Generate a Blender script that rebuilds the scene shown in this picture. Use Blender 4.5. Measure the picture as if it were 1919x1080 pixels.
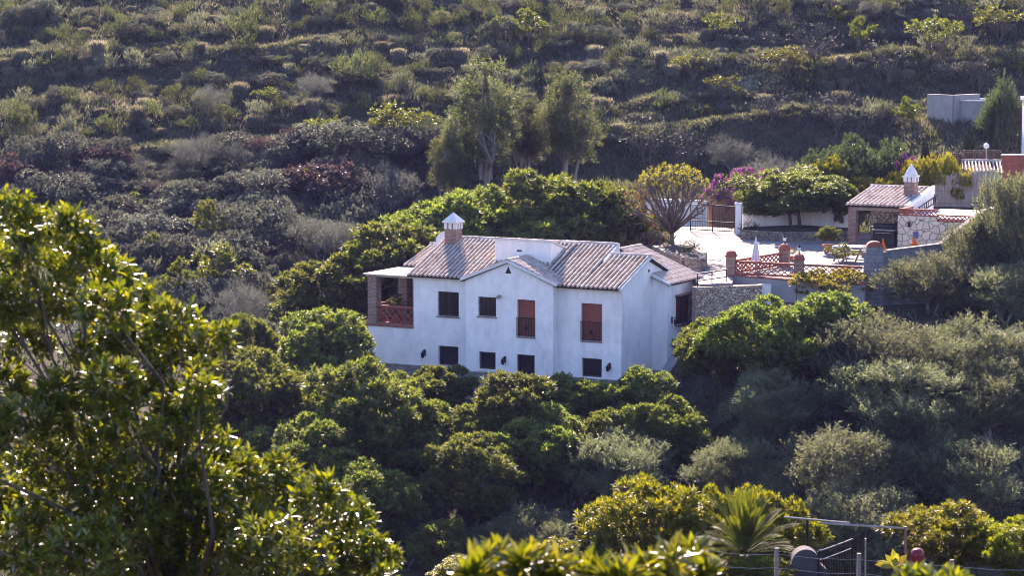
import bpy, math, random
import numpy as np
from math import radians as R, sin, cos, pi

for o in list(bpy.data.objects): bpy.data.objects.remove(o, do_unlink=True)
sc = bpy.context.scene
COL = sc.collection

# ------------------------------------------------------------------ camera, sky, sun, exposure
PITCH = R(6.3); F = 4940.0                      # F: focal length in pixels of the 1919 px wide photograph
cd = bpy.data.cameras.new("camera"); cam = bpy.data.objects.new("camera", cd); COL.objects.link(cam)
cam.location = (0, 0, 0); cam.rotation_euler = (R(90) - PITCH, 0, 0)
cd.sensor_width = 36; cd.lens = F / 1919 * 36; cd.clip_start = 0.5; cd.clip_end = 2000
cd.dof.use_dof = True; cd.dof.focus_distance = 128; cd.dof.aperture_fstop = 3.6
sc.camera = cam
SUN_EL, SUN_AZ = R(32), R(-5)                   # azimuth from +Y (behind the house), slightly to the left
wd = bpy.data.worlds.new("World"); sc.world = wd; wd.use_nodes = True
nt = wd.node_tree
sky = nt.nodes.new('ShaderNodeTexSky'); sky.sky_type = 'NISHITA'; sky.sun_disc = False
sky.sun_elevation = SUN_EL; sky.sun_rotation = SUN_AZ; sky.air_density = 1.1; sky.dust_density = 0.3; sky.ozone_density = 6.0
nt.links.new(sky.outputs[0], nt.nodes['Background'].inputs[0])
nt.nodes['Background'].inputs[1].default_value = 0.105
sl = bpy.data.lights.new("sun", 'SUN'); so = bpy.data.objects.new("sun", sl); COL.objects.link(so)
sl.energy = 5.0; sl.angle = R(0.53); sl.color = (1.0, 0.93, 0.82)
so.rotation_euler = (-(pi / 2 - SUN_EL), 0, -SUN_AZ)
so.location = (0, 60, 60)
sc.view_settings.view_transform = 'Standard'; sc.view_settings.look = 'None'
sc.view_settings.exposure = 2.0; sc.view_settings.gamma = 1.0
sc.view_settings.use_white_balance = True; sc.view_settings.white_balance_temperature = 7300; sc.view_settings.white_balance_tint = 33
sc.render.engine = 'CYCLES'
sc.cycles.filter_width = 1.0
sc.cycles.use_denoising = True
sc.cycles.denoiser = 'OPENIMAGEDENOISE'; sc.cycles.denoising_input_passes = 'RGB_ALBEDO_NORMAL'; sc.cycles.denoising_prefilter = 'ACCURATE'
sc.cycles.max_bounces = 6; sc.cycles.diffuse_bounces = 1; sc.cycles.glossy_bounces = 2
sc.cycles.transmission_bounces = 4; sc.cycles.volume_bounces = 0; sc.cycles.transparent_max_bounces = 4
sc.cycles.sample_clamp_indirect = 4

random.seed(7); rng = np.random.default_rng(11)

# ------------------------------------------------------------------ geometry of the view: pixel + depth -> point of the place
def ray(px, py):
    x = (px - 959.5) / F; u = (540 - py) / F
    return np.array([x, cos(PITCH) + u * sin(PITCH), -sin(PITCH) + u * cos(PITCH)])
def P(px, py, d):
    r = ray(px, py); return r * (d / r[1])
CZ0, CY0, CK = -14.03, 132.0, 0.035             # the courtyard's gently tilted plane
def court(x, y): return CZ0 + CK * (y - CY0)
def G(px, py):
    r = ray(px, py); t = (CZ0 - CK * CY0) / (r[2] - CK * r[1]); return r * t
def project(w):
    f = np.array([0, cos(PITCH), -sin(PITCH)]); up = np.array([0, sin(PITCH), cos(PITCH)])
    d = float(np.dot(w, f)); return 959.5 + F * w[0] / d, 540 - F * float(np.dot(w, up)) / d

# ------------------------------------------------------------------ materials
def new_mat(name):
    m = bpy.data.materials.new(name); m.use_nodes = True; t = m.node_tree
    return m, t, t.nodes['Principled BSDF']
def N(t, typ, **kw):
    n = t.nodes.new(typ)
    for k, v in kw.items():
        if k in n.inputs: n.inputs[k].default_value = v
        else: setattr(n, k, v)
    return n
def ramp(t, cols, src):
    r = t.nodes.new('ShaderNodeValToRGB'); cr = r.color_ramp
    while len(cr.elements) < len(cols): cr.elements.new(0.5)
    for i, c in enumerate(cols):
        cr.elements[i].position = c[0]; cr.elements[i].color = (*c[1], 1)
    t.links.new(src, r.inputs[0]); return r
def coords(t, scale=(1, 1, 1)):
    tc = N(t, 'ShaderNodeTexCoord'); mp = N(t, 'ShaderNodeMapping'); mp.inputs['Scale'].default_value = scale
    t.links.new(tc.outputs['Object'], mp.inputs[0]); return mp.outputs[0]
def bump(t, b, src, strength, dist=0.02):
    n = N(t, 'ShaderNodeBump'); n.inputs['Strength'].default_value = strength; n.inputs['Distance'].default_value = dist
    t.links.new(src, n.inputs['Height']); t.links.new(n.outputs[0], b.inputs['Normal'])

def noisy(name, c1, c2, scale=3.0, rough=0.85, bmp=0.3, c3=None, det=6, spec=0.3, sc3=(1, 1, 1)):
    m, t, b = new_mat(name)
    v = coords(t, sc3)
    n = N(t, 'ShaderNodeTexNoise', Scale=scale, Detail=det, Roughness=0.65); t.links.new(v, n.inputs['Vector'])
    cols = [(0.32, c1), (0.68, c2)] if c3 is None else [(0.3, c1), (0.5, c2), (0.72, c3)]
    t.links.new(ramp(t, cols, n.outputs[0]).outputs[0], b.inputs['Base Color'])
    b.inputs['Roughness'].default_value = rough; b.inputs['Specular IOR Level'].default_value = spec
    if bmp: 
        n2 = N(t, 'ShaderNodeTexNoise', Scale=scale * 6, Detail=4); t.links.new(v, n2.inputs['Vector'])
        bump(t, b, n2.outputs[0], bmp)
    return m

def plaster(name, base, dirt, amt=0.5):
    """limewashed render: broad mottling, rain streaks under edges, fine trowel bumps"""
    m, t, b = new_mat(name)
    v = coords(t); vs = coords(t, (1.6, 1.6, 0.5))
    n1 = N(t, 'ShaderNodeTexNoise', Scale=0.8, Detail=6, Roughness=0.7); t.links.new(v, n1.inputs['Vector'])
    n2 = N(t, 'ShaderNodeTexNoise', Scale=1.6, Detail=5, Roughness=0.7); t.links.new(vs, n2.inputs['Vector'])
    mx = N(t, 'ShaderNodeMath', operation='MULTIPLY'); t.links.new(n1.outputs[0], mx.inputs[0]); t.links.new(n2.outputs[0], mx.inputs[1])
    r = ramp(t, [(0.16, base), (0.44, tuple(base[i] * (1 - amt) + dirt[i] * amt for i in range(3)))], mx.outputs[0])
    t.links.new(r.outputs[0], b.inputs['Base Color']); b.inputs['Roughness'].default_value = 0.9
    n3 = N(t, 'ShaderNodeTexNoise', Scale=7, Detail=5); t.links.new(v, n3.inputs['Vector'])
    bump(t, b, n3.outputs[0], 0.35, 0.03)
    return m

def stone(name, cols, mortar, scale=3.2, edge=0.06, seed=0):
    m, t, b = new_mat(name)
    v = coords(t, (1, 1, 1.25))
    nz = N(t, 'ShaderNodeTexNoise', Scale=2.5, Detail=3); t.links.new(v, nz.inputs['Vector'])
    mx = N(t, 'ShaderNodeMixRGB', blend_type='LINEAR_LIGHT'); mx.inputs[0].default_value = 0.12
    t.links.new(v, mx.inputs[1]); t.links.new(nz.outputs[1], mx.inputs[2])
    vo = N(t, 'ShaderNodeTexVoronoi', Scale=scale); t.links.new(mx.outputs[0], vo.inputs['Vector'])
    ve = N(t, 'ShaderNodeTexVoronoi', Scale=scale, feature='DISTANCE_TO_EDGE'); t.links.new(mx.outputs[0], ve.inputs['Vector'])
    sp = N(t, 'ShaderNodeSeparateColor'); t.links.new(vo.outputs['Color'], sp.inputs[0])
    k = len(cols); rc = ramp(t, [(i / (k - 1), c) for i, c in enumerate(cols)], sp.outputs[0])
    re = ramp(t, [(edge * 0.4, (0, 0, 0)), (edge, (1, 1, 1))], ve.outputs['Distance'])
    mm = N(t, 'ShaderNodeMixRGB'); mm.inputs[1].default_value = (*mortar, 1)
    t.links.new(re.outputs[0], mm.inputs[0]); t.links.new(rc.outputs[0], mm.inputs[2])
    t.links.new(mm.outputs[0], b.inputs['Base Color']); b.inputs['Roughness'].default_value = 0.9
    bump(t, b, re.outputs[0], 0.8, 0.04)
    return m

def bricks(name, c1, c2, mortar, bw=0.25, bh=0.07, ms=0.012, axis='XZ', bmp=0.5):
    m, t, b = new_mat(name)
    tc = N(t, 'ShaderNodeTexCoord'); s = N(t, 'ShaderNodeSeparateXYZ'); t.links.new(tc.outputs['Object'], s.inputs[0])
    ad = N(t, 'ShaderNodeMath', operation='ADD'); t.links.new(s.outputs[0], ad.inputs[0]); t.links.new(s.outputs[1], ad.inputs[1])
    c = N(t, 'ShaderNodeCombineXYZ'); t.links.new(ad.outputs[0], c.inputs[0]); t.links.new(s.outputs[2], c.inputs[1])
    br = N(t, 'ShaderNodeTexBrick', Scale=1.0); br.inputs['Brick Width'].default_value = bw; br.inputs['Row Height'].default_value = bh
    br.inputs['Mortar Size'].default_value = ms; br.inputs['Color1'].default_value = (*c1, 1); br.inputs['Color2'].default_value = (*c2, 1)
    br.inputs['Mortar'].default_value = (*mortar, 1); t.links.new(c.outputs[0], br.inputs['Vector'])
    nz = N(t, 'ShaderNodeTexNoise', Scale=4, Detail=5); t.links.new(tc.outputs['Object'], nz.inputs['Vector'])
    mx = N(t, 'ShaderNodeMixRGB', blend_type='OVERLAY'); mx.inputs[0].default_value = 0.55
    t.links.new(br.outputs[0], mx.inputs[1]); t.links.new(nz.outputs[0], mx.inputs[2])
    t.links.new(mx.outputs[0], b.inputs['Base Color']); b.inputs['Roughness'].default_value = 0.9
    inv = N(t, 'ShaderNodeMath', operation='SUBTRACT'); inv.inputs[0].default_value = 1; t.links.new(br.outputs['Fac'], inv.inputs[1])
    bump(t, b, inv.outputs[0], bmp, 0.01)
    return m

def plain(name, c, rough=0.5, metal=0.0, spec=0.5, var=0.25, scale=5):
    m, t, b = new_mat(name)
    n = N(t, 'ShaderNodeTexNoise', Scale=scale, Detail=4); t.links.new(coords(t), n.inputs['Vector'])
    lo = tuple(x * (1 - var) for x in c); hi = tuple(min(1, x * (1 + var * 0.6)) for x in c)
    t.links.new(ramp(t, [(0.3, lo), (0.7, hi)], n.outputs[0]).outputs[0], b.inputs['Base Color'])
    b.inputs['Roughness'].default_value = rough; b.inputs['Metallic'].default_value = metal; b.inputs['Specular IOR Level'].default_value = spec
    return m

def leafy(name, cols, trans, tcol, rough=0.45, spec=0.4, objvar=0.25):
    """leaves: colour differs leaf by leaf and plant by plant, light passes through them"""
    m, t, b = new_mat(name)
    ge = N(t, 'ShaderNodeNewGeometry'); oi = N(t, 'ShaderNodeObjectInfo')
    k = len(cols); rc = ramp(t, [(i / max(1, k - 1), c) for i, c in enumerate(cols)], ge.outputs['Random Per Island'])
    hs = N(t, 'ShaderNodeHueSaturation'); 
    mr = N(t, 'ShaderNodeMapRange'); mr.inputs['To Min'].default_value = 1 - objvar; mr.inputs['To Max'].default_value = 1 + objvar
    t.links.new(oi.outputs['Random'], mr.inputs[0]); t.links.new(mr.outputs[0], hs.inputs['Value'])
    mh = N(t, 'ShaderNodeMapRange'); mh.inputs['To Min'].default_value = 0.475; mh.inputs['To Max'].default_value = 0.512
    t.links.new(oi.outputs['Random'], mh.inputs[0]); t.links.new(mh.outputs[0], hs.inputs['Hue'])
    t.links.new(rc.outputs[0], hs.inputs['Color']); t.links.new(hs.outputs[0], b.inputs['Base Color'])
    b.inputs['Roughness'].default_value = rough; b.inputs['Specular IOR Level'].default_value = spec
    tr = N(t, 'ShaderNodeBsdfTranslucent')
    mt = N(t, 'ShaderNodeMixRGB', blend_type='MULTIPLY'); mt.inputs[0].default_value = 1.0; mt.inputs[2].default_value = (*tcol, 1)
    t.links.new(hs.outputs[0], mt.inputs[1]); t.links.new(mt.outputs[0], tr.inputs[0])
    ms = N(t, 'ShaderNodeMixShader'); ms.inputs[0].default_value = trans
    t.links.new(b.outputs[0], ms.inputs[1]); t.links.new(tr.outputs[0], ms.inputs[2])
    t.links.new(ms.outputs[0], t.nodes['Material Output'].inputs[0])
    return m

M = {}
M['white'] = plaster('limewash', (0.94, 0.91, 0.88), (0.45, 0.42, 0.39), 0.5)
M['grey_plaster'] = plaster('grey_render', (0.34, 0.33, 0.32), (0.2, 0.19, 0.18), 0.7)
M['plinth'] = stone('plinth_stone', [(0.22, 0.21, 0.2), (0.3, 0.28, 0.26), (0.26, 0.25, 0.25)], (0.2, 0.19, 0.18), 1.6, 0.05)
M['tile'] = None
M['brick'] = bricks('brick', (0.30, 0.15, 0.10), (0.21, 0.10, 0.07), (0.30, 0.24, 0.20))
M['red_brick'] = bricks('red_brick', (0.36, 0.085, 0.045), (0.27, 0.06, 0.035), (0.26, 0.11, 0.08))
M['block'] = bricks('concrete_block', (0.22, 0.22, 0.225), (0.19, 0.19, 0.195), (0.14, 0.14, 0.14), 0.40, 0.20, 0.014, bmp=.25)
M['warm_stone'] = stone('warm_rubble', [(0.52, 0.29, 0.17), (0.62, 0.46, 0.31), (0.42, 0.25, 0.16), (0.68, 0.57, 0.45), (0.5, 0.38, 0.29)], (0.15, 0.12, 0.10), 6.0, 0.10)
M['crazy'] = stone('crazy_paving', [(0.6, 0.5, 0.38), (0.66, 0.57, 0.45), (0.52, 0.44, 0.34), (0.68, 0.6, 0.5)], (0.22, 0.19, 0.16), 2.5, 0.055)
M['dark_stone'] = stone('dark_rubble', [(0.2, 0.16, 0.12), (0.27, 0.22, 0.17), (0.16, 0.13, 0.1)], (0.09, 0.08, 0.07), 3.0, 0.08)
M['concrete'] = noisy('court_concrete', (0.12, 0.11, 0.10), (0.21, 0.20, 0.185), 0.7, 0.85, 0.2, (0.26, 0.25, 0.235), 9)
M['cap'] = noisy('cap_white', (0.62, 0.6, 0.57), (0.78, 0.77, 0.75), 3, 0.85, 0.2)
M['shutter'] = plain('brown_shutter', (0.28, 0.065, 0.034), 0.55, 0, 0.3, 0.15)
M['frame'] = plain('dark_frame', (0.07, 0.035, 0.025), 0.5)
M['dark_shutter'] = plain('dark_blind', (0.012, 0.010, 0.012), 0.7, 0, .2)
M['iron'] = plain('black_iron', (0.02, 0.02, 0.022), 0.45, 0.6)
M['glass'] = plain('window_glass', (0.02, 0.022, 0.026), 0.08, 0, 0.6)
M['wood'] = noisy('weathered_wood', (0.20, 0.15, 0.11), (0.36, 0.29, 0.22), 4, 0.8, 0.3, sc3=(1, 1, 6))
M['reed'] = noisy('reed_screen', (0.20, 0.11, 0.06), (0.38, 0.22, 0.13), 6, 0.85, 0.5, sc3=(6, 6, 0.4))
M['bamboo'] = noisy('grey_bamboo', (0.20, 0.17, 0.15), (0.42, 0.37, 0.33), 5, 0.85, 0.5, sc3=(6, 6, 0.4))
M['slat'] = noisy('pale_slats', (0.55, 0.47, 0.40), (0.72, 0.65, 0.57), 4, 0.8, 0.3)
M['clay'] = plain('terracotta', (0.42, 0.14, 0.07), 0.8)
M['fabric'] = plain('white_canvas', (0.74, 0.73, 0.76), 0.9, 0, 0.2, 0.1)
M['orange'] = plain('orange_canvas', (0.75, 0.16, 0.03), 0.9, 0, 0.2, 0.1)
M['blue'] = plain('blue_glaze', (0.05, 0.09, 0.3), 0.2)
M['lampglass'] = plain('lamp_glass', (0.8, 0.8, 0.8), 0.2, 0, 0.5, 0.05)
M['red_paint'] = plain('red_plastic', (0.22, 0.008, 0.015), 0.3, 0, 0.5)
M['pipe'] = plain('galvanised', (0.35, 0.33, 0.31), 0.5, 0.4)
M['rust'] = plain('rusty_iron', (0.22, 0.13, 0.09), 0.7, 0.3)
M['post'] = noisy('post_concrete', (0.16, 0.145, 0.13), (0.26, 0.24, 0.22), 8, 0.9, 0.3)
M['bark'] = noisy('bark', (0.07, 0.055, 0.045), (0.15, 0.12, 0.10), 8, 0.9, 0.6, sc3=(1, 1, 0.3))
M['pale_bark'] = noisy('pale_bark', (0.16, 0.13, 0.115), (0.30, 0.26, 0.23), 8, 0.9, 0.6, sc3=(1, 1, 0.3))
M['slate'] = noisy('dark_render', (0.05, 0.05, 0.052), (0.09, 0.09, 0.092), 3, .9, .3)
M['soil'] = noisy('garden_soil', (0.05, 0.037, 0.028), (0.11, 0.085, 0.06), 2, 0.95, 0.6)

def tile_mat():
    m, t, b = new_mat('old_roof_tile')
    ge = N(t, 'ShaderNodeNewGeometry')
    rc = ramp(t, [(0, (0.34, 0.26, 0.21)), (0.35, (0.46, 0.38, 0.32)), (0.7, (0.56, 0.49, 0.43)), (1, (0.41, 0.34, 0.30))], ge.outputs['Random Per Island'])
    n = N(t, 'ShaderNodeTexNoise', Scale=5, Detail=5); t.links.new(coords(t), n.inputs['Vector'])
    mx = N(t, 'ShaderNodeMixRGB', blend_type='OVERLAY'); mx.inputs[0].default_value = 0.5
    t.links.new(rc.outputs[0], mx.inputs[1]); t.links.new(n.outputs[0], mx.inputs[2])
    t.links.new(mx.outputs[0], b.inputs['Base Color']); b.inputs['Roughness'].default_value = 0.8
    return m
M['tile'] = tile_mat()
M['tile_bed'] = noisy('tile_channel', (0.014, 0.009, 0.008), (0.035, 0.022, 0.018), 4, 0.9, 0.3)

L_AVO = leafy('avocado_leaf', [(0.042, 0.062, 0.014), (0.068, 0.095, 0.019), (0.10, 0.130, 0.028), (0.14, 0.155, 0.042)], 0.43, (2.2, 2.25, 0.95), 0.52, 0.75)
L_LIME = leafy('lime_leaf', [(0.09, 0.12, 0.018), (0.12, 0.145, 0.022), (0.16, 0.17, 0.03)], 0.38, (1.5, 1.45, 0.6), 0.42, 0.4)
L_LOQ = leafy('loquat_leaf', [(0.040, 0.062, 0.008), (0.075, 0.098, 0.011), (0.13, 0.145, 0.014), (0.19, 0.175, 0.018)], 0.48, (2.2, 2.1, 0.5), 0.42, 0.5)
L_YEL = leafy('yellow_leaf', [(0.18, 0.18, 0.025), (0.25, 0.23, 0.03), (0.15, 0.175, 0.025), (0.28, 0.20, 0.025)], 0.42, (1.5, 1.5, 0.6), 0.5, 0.3)
L_OLV = leafy('olive_leaf', [(0.060, 0.074, 0.044), (0.085, 0.10, 0.062), (0.125, 0.142, 0.095), (0.072, 0.086, 0.046)], 0.40, (2.2, 2.25, 1.4), 0.6, 0.4)
L_GOLV = leafy('grey_olive_leaf', [(0.068, 0.08, 0.081), (0.09, 0.105, 0.104), (0.117, 0.135, 0.128)], 0.42, (1.43, 1.43, 1.08), 0.55, 0.3)
L_EUC = leafy('eucalyptus_leaf', [(0.041, 0.057, 0.027), (0.063, 0.082, 0.039), (0.092, 0.11, 0.054), (0.072, 0.072, 0.041)], 0.42, (2.1, 2.2, 1.1), 0.6, 0.35)
L_GORSE = leafy('gorse_leaf', [(0.029, 0.042, 0.02), (0.045, 0.063, 0.029), (0.073, 0.092, 0.051), (0.105, 0.118, 0.085)], 0.42, (1.69, 1.69, 0.84), 0.6, 0.2, 0.35)
L_DRY = leafy('dry_grass', [(0.13, 0.132, 0.104), (0.184, 0.183, 0.149), (0.23, 0.23, 0.186), (0.099, 0.119, 0.077)], 0.42, (1.56, 1.43, 0.96), 0.7, 0.2, 0.3)
L_SAGE = leafy('sage_leaf', [(0.089, 0.109, 0.082), (0.125, 0.147, 0.11), (0.155, 0.168, 0.131), (0.074, 0.071, 0.066)], 0.42, (1.56, 1.56, 0.96), 0.6, 0.2, 0.3)
L_BRAM = leafy('bramble_leaf', [(0.052, 0.065, 0.049), (0.082, 0.099, 0.074), (0.125, 0.146, 0.122), (0.067, 0.057, 0.049)], 0.35, (1.5, 1.5, 1.1), 0.5, 0.6, 0.3)
L_RED = leafy('red_bramble_leaf', [(0.063, 0.04, 0.041), (0.086, 0.06, 0.059), (0.059, 0.058, 0.051), (0.117, 0.095, 0.091)], 0.35, (1.4, 1.2, 1.0), 0.5, 0.5)
L_MAG = leafy('bougainvillea_bract', [(0.30, 0.05, 0.27), (0.38, 0.09, 0.35), (0.24, 0.04, 0.23), (0.40, 0.2, 0.36)], 0.3, (1.2, 0.8, 1.2), 0.6, 0.2, 0.1)
L_GRASS = leafy('fresh_grass', [(0.12, 0.14, 0.05), (0.17, 0.18, 0.07), (0.2, 0.19, 0.09)], 0.35, (1.3, 1.3, 0.7), 0.6, 0.2)
L_RUST = leafy('rust_leaf', [(0.15, 0.09, 0.05), (0.13, 0.07, 0.055), (0.18, 0.14, 0.06), (0.12, 0.11, 0.05)], 0.3, (1.3, 1.1, 0.8), 0.5, 0.3)
L_OLE = leafy('oleander_leaf', [(0.038, 0.056, 0.029), (0.051, 0.072, 0.037), (0.072, 0.093, 0.051)], 0.42, (1.56, 1.69, 0.84), 0.36, 0.6)
L_CYP = leafy('cypress_leaf', [(0.02, 0.03, 0.015), (0.03, 0.045, 0.02), (0.045, 0.06, 0.025)], 0.1, (1.1, 1.1, 0.6), 0.6, 0.2)
L_PALM = leafy('palm_leaflet', [(0.032, 0.05, 0.010), (0.052, 0.07, 0.014), (0.085, 0.095, 0.018)], 0.45, (1.9, 1.9, 0.6), 0.6, 0.25)
L_FORE = leafy('loquat_leaf_near', [(0.030, 0.044, 0.006), (0.052, 0.071, 0.008), (0.084, 0.104, 0.010), (0.125, 0.137, 0.012), (0.16, 0.146, 0.016)], 0.37, (2.2, 2.2, 0.45), 0.30, 0.65, 0.1)

# ------------------------------------------------------------------ object helpers
def link(o): COL.objects.link(o); return o
def tag(o, label=None, cat=None, group=None, kind=None):
    if label: o['label'] = label
    if cat: o['category'] = cat
    if group: o['group'] = group
    if kind: o['kind'] = kind
    return o
def empty(name, loc, label, cat, rz=0.0, group=None, scale=None):
    o = bpy.data.objects.new(name, None); o.empty_display_size = 0.2; link(o)
    o.location = [float(v) for v in loc]; o.rotation_euler = (0, 0, rz)
    if scale is not None: o.scale = scale
    return tag(o, label, cat, group)
def mesh_np(name, V, loops, starts, totals, mats, mi=None, smooth=False):
    me = bpy.data.meshes.new(name)
    me.vertices.add(len(V)); me.vertices.foreach_set('co', np.asarray(V, np.float32).ravel())
    me.loops.add(len(loops)); me.loops.foreach_set('vertex_index', np.asarray(loops, np.int32))
    me.polygons.add(len(starts)); me.polygons.foreach_set('loop_start', np.asarray(starts, np.int32))
    for m in mats: me.materials.append(m)
    if mi is not None: me.polygons.foreach_set('material_index', np.asarray(mi, np.int32))
    me.polygons.foreach_set('use_smooth', np.full(len(starts), smooth, bool))
    me.update(calc_edges=True); me.validate()
    return me
def put(name, me, parent=None, loc=None, rz=0):
    o = bpy.data.objects.new(name, me); link(o)
    if parent is not None: o.parent = parent
    if loc is not None: o.location = [float(v) for v in loc]
    if rz: o.rotation_euler = (0, 0, rz)
    return o

class MB:
    def __init__(s): s.v = []; s.f = []
    def add(s, vs, fs):
        b = len(s.v); s.v += [tuple(float(c) for c in v) for v in vs]; s.f += [tuple(i + b for i in f) for f in fs]; return s
    def box(s, x0, x1, y0, y1, z0, z1):
        return s.add([(x0, y0, z0), (x1, y0, z0), (x1, y1, z0), (x0, y1, z0), (x0, y0, z1), (x1, y0, z1), (x1, y1, z1), (x0, y1, z1)],
                     [(0, 3, 2, 1), (4, 5, 6, 7), (0, 1, 5, 4), (1, 2, 6, 5), (2, 3, 7, 6), (3, 0, 4, 7)])
    def hexa(s, lo, hi):
        """lo, hi: four corners each, counter-clockwise from above"""
        return s.add(list(lo) + list(hi), [(0, 3, 2, 1), (4, 5, 6, 7), (0, 1, 5, 4), (1, 2, 6, 5), (2, 3, 7, 6), (3, 0, 4, 7)])
    def wall(s, p, q, z0p, z1p, z0q, z1q, th):
        """upright slab from p to q (xy), centred on the line, with its own bottom and top heights at each end"""
        p = np.array(p[:2], float); q = np.array(q[:2], float); d = (q - p) / np.linalg.norm(q - p); n = np.array([-d[1], d[0]]) * th / 2
        a, b, c, e = p - n, q - n, q + n, p + n
        return s.hexa([(*a, z0p), (*b, z0q), (*c, z0q), (*e, z0p)], [(*a, z1p), (*b, z1q), (*c, z1q), (*e, z1p)])
    def bar(s, p, q, w, h=None):
        """square bar from p to q"""
        p = np.array(p, float); q = np.array(q, float); d = q - p; d /= np.linalg.norm(d)
        u = np.cross(d, (0, 0, 1) if abs(d[2]) < 0.9 else (1, 0, 0)); u /= np.linalg.norm(u); w2 = np.cross(u, d)
        h = h or w; a = u * w / 2; b = w2 * h / 2
        vs = [p - a - b, p + a - b, p + a + b, p - a + b, q - a - b, q + a - b, q + a + b, q - a + b]
        return s.add(vs, [(0, 3, 2, 1), (4, 5, 6, 7), (0, 1, 5, 4), (1, 2, 6, 5), (2, 3, 7, 6), (3, 0, 4, 7)])
    def tube(s, pts, rad, n=7):
        pts = [np.array(p, float) for p in pts]; rad = rad if hasattr(rad, '__len__') else [rad] * len(pts)
        rings = []
        for i, p in enumerate(pts):
            d = pts[min(i + 1, len(pts) - 1)] - pts[max(i - 1, 0)]; d /= max(1e-9, np.linalg.norm(d))
            u = np.cross(d, (0.13, 0.97, 0.2)); u /= np.linalg.norm(u); w = np.cross(d, u)
            rings.append([p + rad[i] * (cos(2 * pi * k / n) * u + sin(2 * pi * k / n) * w) for k in range(n)])
        vs = [v for r in rings for v in r]; fs = []
        for i in range(len(pts) - 1):
            for k in range(n): fs.append((i * n + k, i * n + (k + 1) % n, (i + 1) * n + (k + 1) % n, (i + 1) * n + k))
        fs.append(tuple(range(n - 1, -1, -1))); fs.append(tuple((len(pts) - 1) * n + k for k in range(n)))
        return s.add(vs, fs)
    def lathe(s, c, prof, n=16):
        """prof: list of (radius, z)"""
        vs = []; fs = []
        for r, z in prof: vs += [(c[0] + r * cos(2 * pi * k / n), c[1] + r * sin(2 * pi * k / n), c[2] + z) for k in range(n)]
        for i in range(len(prof) - 1):
            for k in range(n): fs.append((i * n + k, i * n + (k + 1) % n, (i + 1) * n + (k + 1) % n, (i + 1) * n + k))
        fs.append(tuple(range(n - 1, -1, -1))); fs.append(tuple((len(prof) - 1) * n + k for k in range(n)))
        return s.add(vs, fs)
    def mesh(s, name, m, smooth=False):
        me = bpy.data.meshes.new(name); me.from_pydata(s.v, [], s.f); me.materials.append(m)
        if smooth: me.polygons.foreach_set('use_smooth', [True] * len(me.polygons))
        me.update(); return me
    def build(s, name, m, parent=None, loc=None, rz=0, smooth=False, bevel=0.0):
        o = put(name, s.mesh(name, m, smooth), parent, loc, rz)
        if bevel:
            b = o.modifiers.new('bevel', 'BEVEL'); b.width = bevel; b.segments = 2; b.limit_method = 'ANGLE'
        return o

# ------------------------------------------------------------------ terrain
def sst(a, b, x):
    t = np.clip((x - a) / (b - a), 0, 1); return t * t * (3 - 2 * t)
def vnoise(x, y, seed=0):
    """cheap smooth value noise, vectorised"""
    x = np.asarray(x, float); y = np.asarray(y, float)
    xi = np.floor(x); yi = np.floor(y); xf = x - xi; yf = y - yi
    def h(i, j):
        v = np.sin(i * 127.1 + j * 311.7 + seed * 74.7) * 43758.5453; return v - np.floor(v)
    u = xf * xf * (3 - 2 * xf); v = yf * yf * (3 - 2 * yf)
    return (h(xi, yi) * (1 - u) + h(xi + 1, yi) * u) * (1 - v) + (h(xi, yi + 1) * (1 - u) + h(xi + 1, yi + 1) * u) * v
def ledge(pts):
    o = []
    for px, py in pts:
        r_ = ray(px, py); d = (14 + .38 * 158) / (.38 - r_[2]); o.append((r_[0] * d, d))
    return np.array(o).T
LEDGES = [ledge(q) for q in ([(-60, 322), (230, 296), (330, 283), (480, 262), (660, 240), (730, 222)], [(1115, 192), (1200, 175), (1300, 162), (1440, 143), (1470, 138)], [(1535, 123), (1610, 106), (1720, 90)], [(1180, 252), (1330, 226), (1480, 212), (1600, 214)], [(380, 105), (520, 92), (640, 70)])]
def off_ledge(x, y): return min([abs(y - np.interp(x, a, b)) if a[0] < x < a[-1] else 9 for a, b in LEDGES])
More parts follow.
